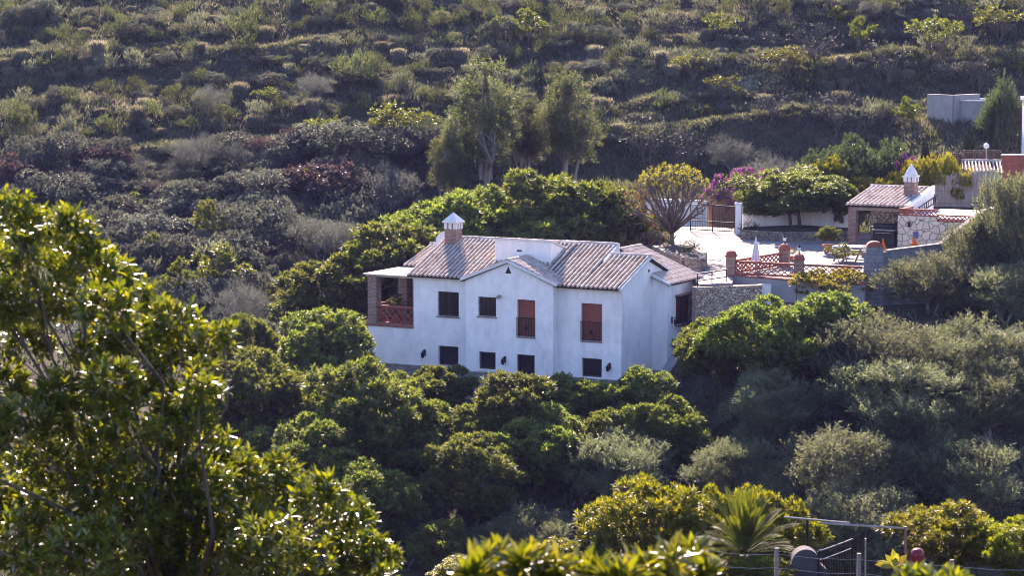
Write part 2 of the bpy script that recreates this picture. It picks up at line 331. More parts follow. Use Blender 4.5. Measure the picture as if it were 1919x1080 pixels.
def terr(x, y):
    x = np.asarray(x, float); y = np.asarray(y, float)
    near = np.where(y < 75, -2.0 - 0.2 * y, -17.0 - 0.5455 * (y - 75))
    k = sst(6, 14, x)
    zl = np.where(y < 121, -29 + 0.36 * (y - 97), np.where(y < 129, -20.36 + 0.06 * (y - 121), np.where(y < 158, -19.88 + 0.203 * (y - 129), -14.0 + 0.38 * (y - 158))))
    zr = np.where(y < 126, -29 + 0.469 * (y - 97), np.where(y < 158, -15.4 + 0.044 * (y - 126), -14.0 + 0.38 * (y - 158)))
    far = zl * (1 - k) + zr * k
    z = np.where(y < 97, near, far)
    hill = sst(156, 162, y)
    h = z - 0.075 * x + 2.6 * vnoise(x / 19, y / 19, 3)      # old cultivation terraces on the hill
    st = 4.1; fr = h / st - np.floor(h / st)
    z = z + hill * 0.75 * sst(.25, .7, vnoise(x / 21, y / 13, 6)) * (sst(0.5, 0.92, fr) - fr) * st * 0.8
    z = z + hill * (1.6 * vnoise(x / 14, y / 14, 5) - 0.8) + (0.4 * vnoise(x / 2.3, y / 2.3, 8) - 0.2) * (0.4 + 0.8 * hill)
    for xs_, ys_ in LEDGES:                                  # grassed terrace ledges
        t = y - np.interp(x, xs_, ys_); m = sst(xs_[0] - 2, xs_[0] + 1, x) * (1 - sst(xs_[-1] - 1, xs_[-1] + 2, x))
        z = z - m * np.where(np.abs(t) < 1.3, .36 * t, np.sign(t) * .468 * (1 - sst(1.3, 2.7, np.abs(t))))
    # level ground under the courtyard, a garden shelf behind the barbecue
    cz = CZ0 + CK * (y - CY0) - 0.6
    inc = sst(7.0, 8.5, x) * (1 - sst(27, 30, x)) * sst(130.0, 131.5, y) * (1 - sst(153, 157, y))
    z = z * (1 - inc) + np.minimum(z, cz) * inc
    shelf = sst(22, 24, x) * sst(147, 148.5, y) * (1 - sst(160, 168, y))
    z = z * (1 - shelf) + np.maximum(z, -11.9) * shelf
    up2 = sst(24, 27, x) * sst(158, 161, y) * (1 - sst(182, 190, y))
    z = z * (1 - up2) + np.maximum(z, np.minimum(-11.9 + .33 * (y - 160), -8.0)) * up2
    return z
def tz(x, y): return float(terr(x, y))

def axis(parts):
    return np.unique(np.concatenate([np.arange(a, b, s) for a, b, s in parts]))
gx = axis([(-110, -46, 6), (-46, 46, 0.7), (46, 111, 6)])
gy = axis([(-18, 60, 3), (60, 96, 1.5), (96, 158, 1.0), (158, 206, 0.6), (206, 242, 5)])
GX, GY = np.meshgrid(gx, gy); GZ = terr(GX, GY)
nx, ny = len(gx), len(gy)
ii = (np.arange(ny - 1)[:, None] * nx + np.arange(nx - 1)[None, :]).ravel()
quads = np.stack([ii, ii + 1, ii + nx + 1, ii + nx], 1)
def hill_mat():
    m, t, b = new_mat('hillside_earth')
    v = coords(t)
    n = N(t, 'ShaderNodeTexNoise', Scale=0.35, Detail=7, Roughness=0.7); t.links.new(v, n.inputs['Vector'])
    n2 = N(t, 'ShaderNodeTexNoise', Scale=3.0, Detail=5, Roughness=0.7); t.links.new(v, n2.inputs['Vector'])
    ad = N(t, 'ShaderNodeMixRGB'); ad.inputs[0].default_value = 0.45
    t.links.new(n.outputs[0], ad.inputs[1]); t.links.new(n2.outputs[0], ad.inputs[2])
    r = ramp(t, [(0.32, (0.035, 0.03, 0.022)), (0.46, (0.065, 0.056, 0.04)), (0.58, (0.095, 0.088, 0.05)), (0.72, (0.19, 0.165, 0.115))], ad.outputs[0])
    t.links.new(r.outputs[0], b.inputs['Base Color']); b.inputs['Roughness'].default_value = 1.0; b.inputs['Specular IOR Level'].default_value = 0.1
    n3 = N(t, 'ShaderNodeTexNoise', Scale=6, Detail=6, Roughness=0.7); t.links.new(v, n3.inputs['Vector'])
    bump(t, b, n3.outputs[0], 0.9, 0.15)
    return m
M['hill'] = hill_mat()
me = mesh_np('terrain', np.stack([GX, GY, GZ], -1).reshape(-1, 3), quads.ravel(), np.arange(len(quads)) * 4, None, [M['hill']], smooth=True)
tag(put('terrain', me), kind='structure')

# ------------------------------------------------------------------ the white house (local axes: x along the front, y back, z from the eaves)
HZ = R(-28)
HO = P(1165, 541, 126.0)
def H2W(s, v, z=0.0):
    return HO + np.array([cos(HZ) * s - sin(HZ) * v, sin(HZ) * s + cos(HZ) * v, z])
house = empty('villa', HO, 'white two-storey villa with old tiled roofs and brown shutters above the avocado trees', 'house', HZ)

def front_wall(mb, s0, s1, z0, z1, v, holes, reveal=0.22, ztop=None):
    """front sheet with openings (reveals go back by `reveal`); ztop(s) gives a sloping top"""
    ss = sorted({s0, s1} | {h[0] for h in holes} | {h[1] for h in holes}); zs = sorted({z0, z1} | {h[2] for h in holes} | {h[3] for h in holes})
    for a, b in zip(ss, ss[1:]):
        for c, d in zip(zs, zs[1:]):
            if any(h[0] <= a and b <= h[1] and h[2] <= c and d <= h[3] for h in holes): continue
            da = db = d
            mb.add([(a, v, c), (b, v, c), (b, v, db), (a, v, da)], [(0, 1, 2, 3)])
    for h in holes:
        a, b, c, d = h[:4]; w = v + reveal
        mb.add([(a, v, c), (b, v, c), (b, v, d), (a, v, d), (a, w, c), (b, w, c), (b, w, d), (a, w, d)],
               [(0, 4, 5, 1), (1, 5, 6, 2), (2, 6, 7, 3), (3, 7, 4, 0)])
BOT = -4.47
UP, LO = 'upper', 'lower'
hA = [(-10.17, -8.97, -1.9, -0.66), (-10.15, -9.0, -4.38, -3.4)]
# block B stands 0.6 m proud
hB = [(-7.54, -6.54, -1.69, -0.73), (-5.37, -4.38, -2.58, -0.75), (-7.51, -6.57, -4.33, -3.46), (-5.39, -4.4, BOT, -3.46)]
hC = [(-2.17, -1.05, -2.66, -0.82), (-2.13, -1.05, -4.42, -3.5)]
VB = -0.6; SB0, SB1, SBP, ZBP = -8.25, -3.4, -5.85, 1.02
mb = MB()
front_wall(mb, -11.57, SB0, BOT, 0.14, 0, hA)
front_wall(mb, -14.23, -11.57, BOT, -2.5, 0, [])
mb.add([(-14.23, 0, BOT), (-14.23, 0, -2.5), (-14.23, 7, -2.5), (-14.23, 7, BOT)], [(0, 1, 2, 3)])          # terrace base, far end
mb.add([(-11.57, 0, -2.5), (-11.57, 0, 0.14), (-11.57, 3.4, 1.45), (-11.57, 7, 0.1), (-11.57, 7, -2.5)], [(0, 1, 2, 3, 4)])
put('wall', mb.mesh('wall_a', M['white']), house)
mb = MB()
front_wall(mb, SB0, SB1, BOT, 0.14, VB, hB)
mb.add([(SB0, VB, 0.14), (SB1, VB, 0.14), (SBP, VB, ZBP)], [(0, 1, 2)])
mb.add([(SB1, VB, BOT), (SB1, 0.3, BOT), (SB1, 0.3, 0.14), (SB1, VB, 0.14)], [(0, 1, 2, 3)])
mb.add([(SB0, 0.3, BOT), (SB0, VB, BOT), (SB0, VB, 0.14), (SB0, 0.3, 0.14)], [(0, 1, 2, 3)])
put('wall', mb.mesh('wall_b', M['white']), house)
mb = MB()
front_wall(mb, SB1, 0, BOT, 0.0, 0, hC)
mb.add([(0, 0, BOT - 1), (0, 3.44, BOT - 1), (0, 3.44, 1.1), (0, 3.2, 1.16), (0, 0, 0.0)], [(0, 1, 2, 3, 4)])  # gable end
mb.add([(0, 3.44, BOT - 1), (0, 7, BOT - 1), (0, 7, 0), (0, 3.44, 1.1)], [(0, 1, 2, 3)])
mb.add([(-14.23, 7, BOT), (-14.23, 7, -2.5), (0, 7, 0), (0, 7, BOT)], [(0, 1, 2, 3)])
put('wall', mb.mesh('wall_c', M['white']), house)
# east wing: front return, side wall with one window
WZ0 = -0.05
mb = MB()
mb.add([(0, 3.44, BOT - 1), (0.85, 3.44, BOT - 1), (0.85, 3.44, WZ0), (0, 3.44, WZ0 + 0.36)], [(0, 1, 2, 3)])
ys = [3.44, 4.45, 6.1, 7.1]; zs = [BOT - 1, -2.22, -0.84, WZ0]
for i in range(3):
    for j in range(3):
        if i == 1 and j == 1: continue
        mb.add([(0.85, ys[i], zs[j]), (0.85, ys[i + 1], zs[j]), (0.85, ys[i + 1], zs[j + 1]), (0.85, ys[i], zs[j + 1])], [(0, 1, 2, 3)])
a, b, c, d = 4.45, 6.1, -2.22, -0.84
mb.add([(0.85, a, c), (0.85, b, c), (0.85, b, d), (0.85, a, d), (0.65, a, c), (0.65, b, c), (0.65, b, d), (0.65, a, d)], [(0, 4, 5, 1), (1, 5, 6, 2), (2, 6, 7, 3), (3, 7, 4, 0)])
mb.add([(0.85, 7.1, BOT - 1), (-3, 7.1, BOT - 1), (-3, 7.1, 1.3), (0.85, 7.1, WZ0)], [(0, 1, 2, 3)])
put('wall', mb.mesh('wall_wing', M['white']), house)

# windows and doors
def window(s0, s1, z0, z1, v, style):
    """frame > casements, glass ... everything set back in its reveal"""
    fr = MB(); w = 0.07; y0, y1 = v + 0.14, v + 0.20
    fr.box(s0, s0 + w, y0, y1, z0, z1).box(s1 - w, s1, y0, y1, z0, z1).box(s0 + w, s1 - w, y0, y1, z1 - w, z1).box(s0 + w, s1 - w, y0, y1, z0, z0 + w)
    c = (s0 + s1) / 2
    if style in ('grille', 'casement'):
        fr.box(c - 0.035, c + 0.035, y0 + 0.003, y1 - 0.003, z0 + w, z1 - w)
    o = fr.build('window', M['frame'], house)
    if style in ('blind',):
        bl = MB(); n = int((z1 - z0 - 2 * w) / 0.05); h = (z1 - z0 - 2 * w) / n
        for i in range(n):
            za = z0 + w + i * h; bl.hexa([(s0 + w, y0 + .02, za), (s1 - w, y0 + .02, za), (s1 - w, y0 + .06, za), (s0 + w, y0 + .06, za)],
                                        [(s0 + w, y0 + .035, za + h * .96), (s1 - w, y0 + .035, za + h * .96), (s1 - w, y0 + .06, za + h * .96), (s0 + w, y0 + .06, za + h * .96)])
        bl.build('blind', M['dark_shutter'], o)
    else:
        MB().box(s0 + w, s1 - w, y0 + 0.035, y0 + 0.045, z0 + w, z1 - w).build('glass', M['glass'], o)
    if style in ('grille', 'casement'):
        g = MB(); yy = v + (0.03 if style == 'grille' else 0.05); n = max(4, int((s1 - s0) / 0.13))
        for i in range(1, n): g.box(s0 + (s1 - s0) * i / n - .009, s0 + (s1 - s0) * i / n + .009, yy, yy + .018, z0, z1)
        for zc in (z0 + (z1 - z0) * .33, z0 + (z1 - z0) * .68): g.box(s0, s1, yy + .02, yy + .032, zc - .015, zc + .015)
        g.build('grille', M['iron'], o)
    sl = MB().box(s0 - 0.05, s1 + 0.05, v - 0.07, v + 0.09, z0 - 0.06, z0 - 0.003); sl.build('sill', M['brick'] if style == 'grille' else M['white'], o)
window(*hA[0], 0, 'grille'); window(*hB[0], VB, 'grille')
window(*hA[1], 0, 'blind'); window(*hB[2], VB, 'blind'); window(*hC[1], 0, 'blind')

def french_door(s0, s1, z0, z1, v):
    fr = MB(); w = 0.06; y0, y1 = v + 0.13, v + 0.20
    fr.box(s0, s0 + w, y0, y1, z0, z1).box(s1 - w, s1, y0, y1, z0, z1).box(s0 + w, s1 - w, y0, y1, z1 - w, z1)
    o = fr.build('balcony_door', M['shutter'], house)
    sh = MB(); n = 34; zz0, zz1 = z0 + 0.02, z1 - w; h = (zz1 - zz0) / n
    for i in range(n):
        za = zz0 + i * h
        sh.hexa([(s0 + w, y0 + .02, za), (s1 - w, y0 + .02, za), (s1 - w, y0 + .05, za), (s0 + w, y0 + .05, za)],
                [(s0 + w, y0 + .032, za + h * .95), (s1 - w, y0 + .032, za + h * .95), (s1 - w, y0 + .05, za + h * .95), (s0 + w, y0 + .05, za + h * .95)])
    sh.build('roller_shutter', M['shutter'], o)
    g = MB(); zr = z0 + 0.92; yy = v - 0.05
    g.box(s0 - .02, s1 + .02, yy - .02, yy + .02, zr, zr + .035).box(s0 - .02, s1 + .02, yy - .012, yy + .012, z0 + .06, z0 + .09)
    n = 12
    for i in range(n + 1):
        x = s0 + (s1 - s0) * i / n; g.box(x - .009, x + .009, yy - .009, yy + .009, z0 + .09, zr)
    for zc in (z0 + .45,):
        g.lathe(((s0 + s1) / 2, yy, zc), [(0.03, -.12), (0.07, -.04), (0.07, .04), (0.03, .12)], 8)
    g.build('railing', M['iron'], o)
    MB().box(s0 - .03, s1 + .03, v - 0.06, v + 0.09, z0 - .05, z0 - .002).build('sill', M['brick'], o)
french_door(*hB[1], VB); french_door(*hC[0], 0)
# ground-floor door
a, b, c, d = hB[3]
o = MB().box(a, a + .07, VB + .1, VB + .17, c, d).box(b - .07, b, VB + .1, VB + .17, c, d).box(a + .07, b - .07, VB + .1, VB + .17, d - .07, d).build('door', M['frame'], house)
dl = MB()
for i in range(6):
    x0 = a + .07 + (b - a - .14) * i / 6; dl.box(x0 + .006, x0 + (b - a - .14) / 6 - .006, VB + .12, VB + .15, c + .01, d - .08)
dl.build('door_leaf', M['dark_shutter'], o); MB().lathe((b - .16, VB + .1, c + .95), [(.02, -.05), (.03, 0), (.02, .05)], 8).build('handle', M['iron'], o)
# wing window: projecting cage grille
o = MB().box(.70, .76, 4.45, 4.53, -2.22, -.84).box(.70, .76, 6.02, 6.1, -2.22, -.84).box(.70, .76, 4.53, 6.02, -.92, -.84).box(.70, .76, 4.53, 6.02, -2.22, -2.14).box(.703, .757, 5.24, 5.31, -2.14, -.92).build('window', M['frame'], house)
MB().box(.72, .73, 4.53, 6.02, -2.14, -.92).build('glass', M['shutter'], o)
g = MB()
for i in range(13):
    y = 4.4 + 1.75 * i / 12; g.box(1.02, 1.04, y - .01, y + .01, -2.25, -.8)
for z in (-2.25, -.8): g.box(1.00, 1.06, 4.36, 6.19, z - .02, z + .02).box(.86, 1.0, 4.36, 4.4, z - .02, z + .02).box(.86, 1.0, 6.15, 6.19, z - .02, z + .02)
for z in (-1.8, -1.25): g.box(1.045, 1.06, 4.38, 6.17, z - .012, z + .012)
g.build('grille', M['iron'], o)
MB().box(.8, 1.1, 4.3, 6.25, -.765, -.70).build('lintel', M['brick'], o)

# plinth below the limewash
mb = MB(); mb.box(-14.3, -8.3, -.08, 0.3, -6.6, BOT - .06).box(-8.33, -3.32, -.70, -.09, -6.6, BOT - .06).box(-3.31, 0.06, -.08, 0.3, -6.6, BOT - .06)
put('plinth', mb.mesh('plinth', M['plinth']), house)
mb = MB(); mb.box(-14.34, -8.33, -.13, 0.02, BOT - .055, BOT + .0).box(-8.36, -3.29, -.74, -.58, BOT - .055, BOT).box(-3.28, 0.08, -.13, 0.02, BOT - .055, BOT)
put('plinth_ledge', mb.mesh('ledge', M['plinth']), house)

# ---- tiled roofs
def tile_roof(name, p0, eave, up, length, parent, row=0.235, seg=0.38, ridge=True, bed=0.09, edge_caps=(True, True), ridge_skip=0.0):
    """rows of half-round clay tiles from the eave (p0 + eave*t) up the slope vector `up`, on a bed of channel tiles"""
    p0 = np.array(p0, float); e = np.array(eave, float); e /= np.linalg.norm(e); up = np.array(up, float); Ls = np.linalg.norm(up); u = up / Ls
    n = np.cross(e, u); n /= np.linalg.norm(n)
    if n[2] < 0: n = -n
    b = MB(); q = [p0, p0 + e * length, p0 + e * length + up, p0 + up]
    if np.dot(np.cross(e, u), (0, 0, 1)) < 0: q = [q[1], q[0], q[3], q[2]]
    b.hexa([c - n * bed for c in q], q)
    ro = b.build(name, M['tile_bed'], parent)
    t = MB(); nr = int(round(length / row)); k = 6
    ns = max(1, int(round(Ls / seg)))
    def half(a, d, ra, rb, la, lb):
        vs = []
        for pt, r, l in ((a, ra, la), (d, rb, lb)):
            for j in range(k):
                an = pi * j / (k - 1); vs.append(pt + e * (-cos(an) * r) + n * (sin(an) * r * 1.9 + l))
        fs = [(j, j + 1, k + j + 1, k + j) for j in range(k - 1)]
        fs.append(tuple(range(k))[::-1])
        t.add(vs, fs)
    for i in range(nr):
        base = p0 + e * (length * (i + .5) / nr) - u * (0.06 + random.uniform(-.02, .02))
        for j in range(ns):
            jit = e * random.uniform(-.006, .006)
            a = base + u * (Ls + .06) * j / ns + jit; d = base + u * ((Ls + .06) * (j + 1) / ns + .05) + jit
            half(a, d, row * .265, row * .235, random.uniform(.005, .02), -.004)
    t.build('tiles', M['tile'], ro)
    if ridge:
        c = MB(); a = p0 + up + n * 0.05
        m_ = max(1, int((length - ridge_skip) / .4))
        for i in range(m_):
            s0 = a + e * ((length - ridge_skip) * i / m_ - .02); s1 = a + e * ((length - ridge_skip) * (i + 1) / m_ + .03)
            vs = []
            for pt, r in ((s0, .105), (s1, .085)):
                for j in range(7):
                    an = pi * j / 6; vs.append(pt + u * (-cos(an) * r) + n * (sin(an) * r))
            c.add(vs, [(j, j + 1, 7 + j + 1, 7 + j) for j in range(6)] + [tuple(range(7))[::-1], tuple(range(7, 14))])
        c.build('ridge_tiles', M['tile'], ro)
    return ro
SL = 0.40
ro_ = 0.12
# A and the middle: front slope under the chimney
tile_roof('roof', (-11.75, -.35, 0.10), (1, 0, 0), (0, 3.95, 3.95 * SL), 7.6, house)
mb = MB(); mb.hexa([(-11.7, 3.6, 1.45), (-4.2, 3.6, 1.45), (-4.2, 7.2, 0.0), (-11.7, 7.2, 0.0)], [(-11.7, 3.6, 1.6), (-4.2, 3.6, 1.6), (-4.2, 7.2, .15), (-11.7, 7.2, .15)])
mb.build('roof', M['tile_bed'], house)
# B: small gable roof
bs = (ZBP - .14) / (SB1 - SBP)
tile_roof('roof', (SB1 + .22, VB - .12, 0.06), (0, 1, 0), (SBP - SB1 - .22, 0, (SB1 + .22 - SBP) * bs + .1), 3.0, house, ridge=True)
tile_roof('roof', (SB0 - .22, VB - .12, 0.06), (0, 1, 0), (SBP - SB0 + .22, 0, (SB1 + .22 - SBP) * bs + .1), 3.0, house, ridge=False)
mb = MB()      # white rake edge of the gable
for sa, sb in ((SB0 - .24, SBP), (SB1 + .24, SBP)):
    lo_, hi_ = (0.0, ZBP + .02)
    x0, x1 = (sa, sb) if sa < sb else (sb, sa); za, zb = (lo_, hi_) if sa < sb else (hi_, lo_)
    mb.hexa([(x0, VB - .16, za), (x1, VB - .16, zb), (x1, VB - .02, zb), (x0, VB - .02, za)], [(x0, VB - .16, za + .11), (x1, VB - .16, zb + .11), (x1, VB - .02, zb + .11), (x0, VB - .02, za + .11)])
mb.build('gable_edge', M['cap'], house)
# C: taller slope on the left, lower one on the right gable
tile_roof('roof', (-4.95, -.32, -0.02), (1, 0, 0), (0, 4.22, 4.22 * SL), 2.85, house)
tile_roof('roof', (-2.1, -.32, -0.02), (1, 0, 0), (0, 3.42, 3.42 * .375), 2.22, house)
mb = MB(); mb.hexa([(-4.9, 3.9, 1.45), (-2.1, 3.9, 1.45), (-2.1, 7.2, 0.1), (-4.9, 7.2, 0.1)], [(-4.9, 3.9, 1.62), (-2.1, 3.9, 1.62), (-2.1, 7.2, .25), (-4.9, 7.2, .25)])
mb.hexa([(-2.1, 3.1, 1.05), (.1, 3.1, 1.05), (.1, 5.2, .3), (-2.1, 5.2, .3)], [(-2.1, 3.1, 1.22), (.1, 3.1, 1.22), (.1, 5.2, .42), (-2.1, 5.2, .42)])
mb.build('roof', M['tile_bed'], house)
mb = MB()      # white step between the two slopes, rake along the right gable
mb.hexa([(-2.13, 2.3, .8), (-2.03, 2.3, .8), (-2.03, 4.0, 1.2), (-2.13, 4.0, 1.2)], [(-2.13, 2.3, 1.09), (-2.03, 2.3, 1.09), (-2.03, 4.0, 1.76), (-2.13, 4.0, 1.76)])
mb.hexa([(.015, -.36, -.1), (.15, -.36, -.1), (.15, 3.15, 1.2), (.015, 3.15, 1.2)], [(.015, -.36, .02), (.15, -.36, .02), (.15, 3.15, 1.32), (.015, 3.15, 1.32)])
mb.build('gable_edge', M['cap'], house)
# east wing: single slope falling to the right
tile_roof('roof', (1.02, 3.32, WZ0 - .03), (0, 1, 0), (-3.45, 0, 1.42), 3.95, house)
mb = MB(); mb.hexa([(-2.45, 3.26, 1.32), (1.05, 3.26, WZ0 - .1), (1.05, 3.4, WZ0 - .1), (-2.45, 3.4, 1.32)], [(-2.45, 3.26, 1.46), (1.05, 3.26, WZ0 + .03), (1.05, 3.4, WZ0 + .03), (-2.45, 3.4, 1.46)])
mb.build('gable_edge', M['cap'], house)
# small roof behind, at the far end above the terrace door
mb = MB(); mb.box(-13.9, -11.6, 3.9, 6.6, -2.5, .1); put('wall', mb.mesh('wall_back', M['white']), house)
tile_roof('roof', (-14.25, 3.55, 0.12), (1, 0, 0), (0, 2.9, .85), 2.7, house)

# stair block with white parapet
mb = MB()
mb.hexa([(-7.7, 1.45, .3), (-4.55, 1.45, .3), (-4.55, 3.3, .3), (-7.7, 3.3, .3)], [(-7.7, 1.45, 1.93), (-4.55, 1.45, 1.93), (-4.55, 3.3, 1.36), (-7.7, 3.3, 1.36)])
mb.build('stair_block', M['white'], house)
mb = MB()
mb.hexa([(-7.78, 1.38, 1.935), (-4.47, 1.38, 1.935), (-4.47, 1.62, 1.89), (-7.78, 1.62, 1.89)], [(-7.78, 1.38, 1.985), (-4.47, 1.38, 1.985), (-4.47, 1.62, 1.95), (-7.78, 1.62, 1.95)])
mb.hexa([(-4.63, 1.63, 1.88), (-4.47, 1.63, 1.88), (-4.47, 3.38, 1.35), (-4.63, 3.38, 1.35)], [(-4.63, 1.63, 1.95), (-4.47, 1.63, 1.95), (-4.47, 3.38, 1.42), (-4.63, 3.38, 1.42)])
mb.build('parapet_cap', M['cap'], house)
# vents
MB().add([(SBP - .16, VB - .02, .50), (SBP + .16, VB - .02, .50), (SBP, VB - .02, .84), (SBP - .16, VB - .006, .50), (SBP + .16, VB - .006, .50), (SBP, VB - .006, .84)], [(0, 1, 2), (0, 3, 4, 1), (1, 4, 5, 2), (2, 5, 3, 0)]).build('vent', M['iron'], house)
MB().box(-6.45, -6.2, 1.425, 1.447, 1.38, 1.46).build('vent', M['iron'], house)
MB().box(.003, .03, 3.0, 3.12, .52, .64).build('vent', M['iron'], house)
# chimney
ch = MB().box(-11.32, -10.66, 2.75, 3.4, .9, 2.2).build('chimney', M['brick'], house)
mb = MB(); 
for x in (-11.34, -10.80):
    for y in (2.73, 3.26): mb.box(x, x + .16, y, y + .16, 2.2, 2.52)
mb.box(-11.07, -10.91, 2.73, 2.89, 2.2, 2.52).box(-11.07, -10.91, 3.26, 3.42, 2.2, 2.52).box(-11.34, -11.18, 3.0, 3.15, 2.2, 2.52).box(-10.80, -10.64, 3.0, 3.15, 2.2, 2.52)
mb.add([(-11.42, 2.65, 2.52), (-10.56, 2.65, 2.52), (-10.56, 3.5, 2.52), (-11.42, 3.5, 2.52), (-11.42, 2.65, 2.58), (-10.56, 2.65, 2.58), (-10.56, 3.5, 2.58), (-11.42, 3.5, 2.58), (-10.99, 3.07, 3.05)],
       [(0, 3, 2, 1), (0, 1, 5, 4), (1, 2, 6, 5), (2, 3, 7, 6), (3, 0, 4, 7), (4, 5, 8), (5, 6, 8), (6, 7, 8), (7, 4, 8)])
mb.build('chimney_cap', M['cap'], ch)
# satellite dish behind the chimney
mb = MB(); c0 = np.array((-12.1, 4.3, 1.42)); ax = np.array((.35, -.75, .5)); ax /= np.linalg.norm(ax); e1 = np.cross(ax, (0, 0, 1)); e1 /= np.linalg.norm(e1); e2 = np.cross(e1, ax)
vs = []; fs = []
for i, (r, h) in enumerate([(0.02, 0), (.2, .02), (.38, .07), (.52, .13)]):
    for k in range(20): vs.append(c0 + ax * h + (e1 * cos(2 * pi * k / 20) + e2 * sin(2 * pi * k / 20)) * r)
for i in range(3):
    for k in range(20): fs.append((i * 20 + k, i * 20 + (k + 1) % 20, (i + 1) * 20 + (k + 1) % 20, (i + 1) * 20 + k))
dish = mb.add(vs, fs).build('satellite_dish', M['cap'], house, smooth=True)
MB().tube([c0, c0 + (0, .3, -.3), (-12.1, 4.65, .6)], .03).tube([c0 - e2 * .5 + ax * .1, c0 + ax * .5], .015).build('dish_arm', M['pipe'], dish)

# wall lanterns
def wall_lantern(s, v, z, side=False):
    m_ = MB(); 
    if not side:
        m_.bar((s, v, z + .1), (s, v - .22, z + .16), .025).lathe((s, v - .22, z - .12), [(.03, -.09), (.075, -.05), (.10, .12), (.12, .13), (.02, .24), (.015, .3)], 8).box(s - .06, s + .06, v - .03, v, z - .12, z + .2)
    else:
        m_.bar((s, v, z + .1), (s + .22, v, z + .16), .025).lathe((s + .22, v, z - .12), [(.03, -.09), (.075, -.05), (.10, .12), (.12, .13), (.02, .24), (.015, .3)], 8).box(s, s + .03, v - .06, v + .06, z - .12, z + .2)
    m_.build('wall_lantern', M['iron'], house)
wall_lantern(-10.93, 0, -3.85); wall_lantern(-6.05, VB, -3.8); wall_lantern(-.62, 0, -3.85); wall_lantern(.85, 3.95, -1.95, True)
m_ = MB().box(-6.4, -6.26, VB - .1, VB, -.72, -.58).tube([(-6.33, VB - .1, -.65), (-6.3, VB - .28, -.68)], [.07, .09]); m_.build('floodlight', M['pipe'], house)

# terrace: floor, pillars, lattice balustrades, slatted roof
MB().box(-14.4, -11.57, -.06, 3.9, -2.62, -2.505).build('terrace_floor', M['red_brick'], house)
for (s, v) in ((-14.22, -.05), (-14.22, 3.0)):
    MB().box(s, s + .5, v, v + .5, -2.5, -.1).build('pillar', M['brick'], house)
MB().box(-12.07, -11.6, 3.0, 3.5, -2.5, -.1).build('pillar', M['brick'], house)
def lattice(parent, p, q, z0, z1, name='balustrade', zq0=None, zq1=None, th=.09, pitch=.34, mat='red_brick', rail=.10):
    """terracotta lattice panel between two rails (z may differ at the two ends)"""
    p = np.array(p, float); q = np.array(q, float); zq0 = z0 if zq0 is None else zq0; zq1 = z1 if zq1 is None else zq1
    L = np.linalg.norm(q - p); n = max(2, int(round(L / pitch)))
    rl = MB().wall(p, q, z1 - rail, z1, zq1 - rail, zq1, th + .05).wall(p, q, z0, z0 + rail, zq0, zq0 + rail, th + .05).build(name, M[mat], parent)
    lt = MB()
    def pt(t, h):
        a = z0 + (zq0 - z0) * t + rail; b = z1 + (zq1 - z1) * t - rail; xy = p + (q - p) * t; return (xy[0], xy[1], a + (b - a) * h)
    rows = 2 if (z1 - z0) > .6 else 1
    for i in range(n):
        t0, t1 = i / n, (i + 1) / n
        for r in range(rows):
            h0, h1 = r / rows, (r + 1) / rows
            lt.bar(pt(t0, h0), pt(t1, h1), th * .7, .042).bar(pt(t0, h1), pt(t1, h0), th * .6, .04)
    lt.build('lattice', M[mat], rl); return rl
lattice(house, (-13.72, .12), (-11.6, .12), -2.5, -1.55)
lattice(house, (-14.1, .45), (-14.1, 3.0), -2.5, -1.55)
lattice(house, (-13.72, 3.25), (-12.07, 3.25), -2.5, -1.55)
pr = MB().bar((-14.4, .15, -.06), (-11.6, .15, -.06), .1, .12).bar((-14.4, 3.3, -.06), (-11.6, 3.3, -.06), .1, .12)
pr = pr.build('pergola_roof', M['slat'], house)
mb = MB(); n = 22
for i in range(n):
    x = -14.42 + 2.8 * i / n; mb.box(x, x + .108, -.2, 3.7, 0.0, 0.045)
mb.build('slats', M['slat'], pr)

# stone-faced stair wall running up beside the wing
mb = MB()
mb.hexa([(.95, 1.2, -6.5), (1.35, 1.2, -6.5), (1.35, 8.2, -6.5), (.95, 8.2, -6.5)], [(.95, 1.2, -5.0), (1.35, 1.2, -5.0), (1.35, 8.2, -1.7), (.95, 8.2, -1.7)])
mb2 = MB().hexa([(.9, 1.15, -5.0), (1.4, 1.15, -5.0), (1.4, 8.2, -1.69), (.9, 8.2, -1.69)], [(.9, 1.15, -4.93), (1.4, 1.15, -4.93), (1.4, 8.2, -1.62), (.9, 8.2, -1.62)])
sw = empty('stair_wall', HO, 'rubble wall slanting up beside the east wing of the villa', 'wall', HZ)
mb.build('masonry', M['dark_stone'], sw); mb2.build('coping', M['grey_plaster'], sw)
mb = MB().hexa([(.1, -.9, -6.5), (.9, -.9, -6.5), (.9, 2.6, -6.5), (.1, 2.6, -6.5)], [(.1, -.9, -4.9), (.9, -.9, -4.9), (.9, 2.6, -4.25), (.1, 2.6, -4.25)])
tag(mb.build('retaining_wall', M['dark_stone'], None, HO, HZ), 'low dark rubble wall at the foot of the villa gable', 'wall')

# ------------------------------------------------------------------ courtyard and what stands round it
poly = [G(*q) for q in [(1311, 533), (1296, 518), (1238, 503), (1212, 470), (1180, 440), (1185, 424), (1290, 424), (1392, 428), (1560, 432), (1700, 440), (1765, 446), (1745, 470), (1640, 500), (1622, 527), (1495, 524), (1375, 515), (1372, 531)]]
mb = MB(); n = len(poly)
mb.add([(p[0], p[1], court(p[0], p[1])) for p in poly] + [(p[0], p[1], court(p[0], p[1]) - 2.5) for p in poly],
       [tuple(range(n))[::-1]] + [(i, (i + 1) % n, n + (i + 1) % n, n + i) for i in range(n)])
cmesh = mb.mesh('courtyard', M['concrete'])
o = tag(put('courtyard', cmesh), kind='structure')

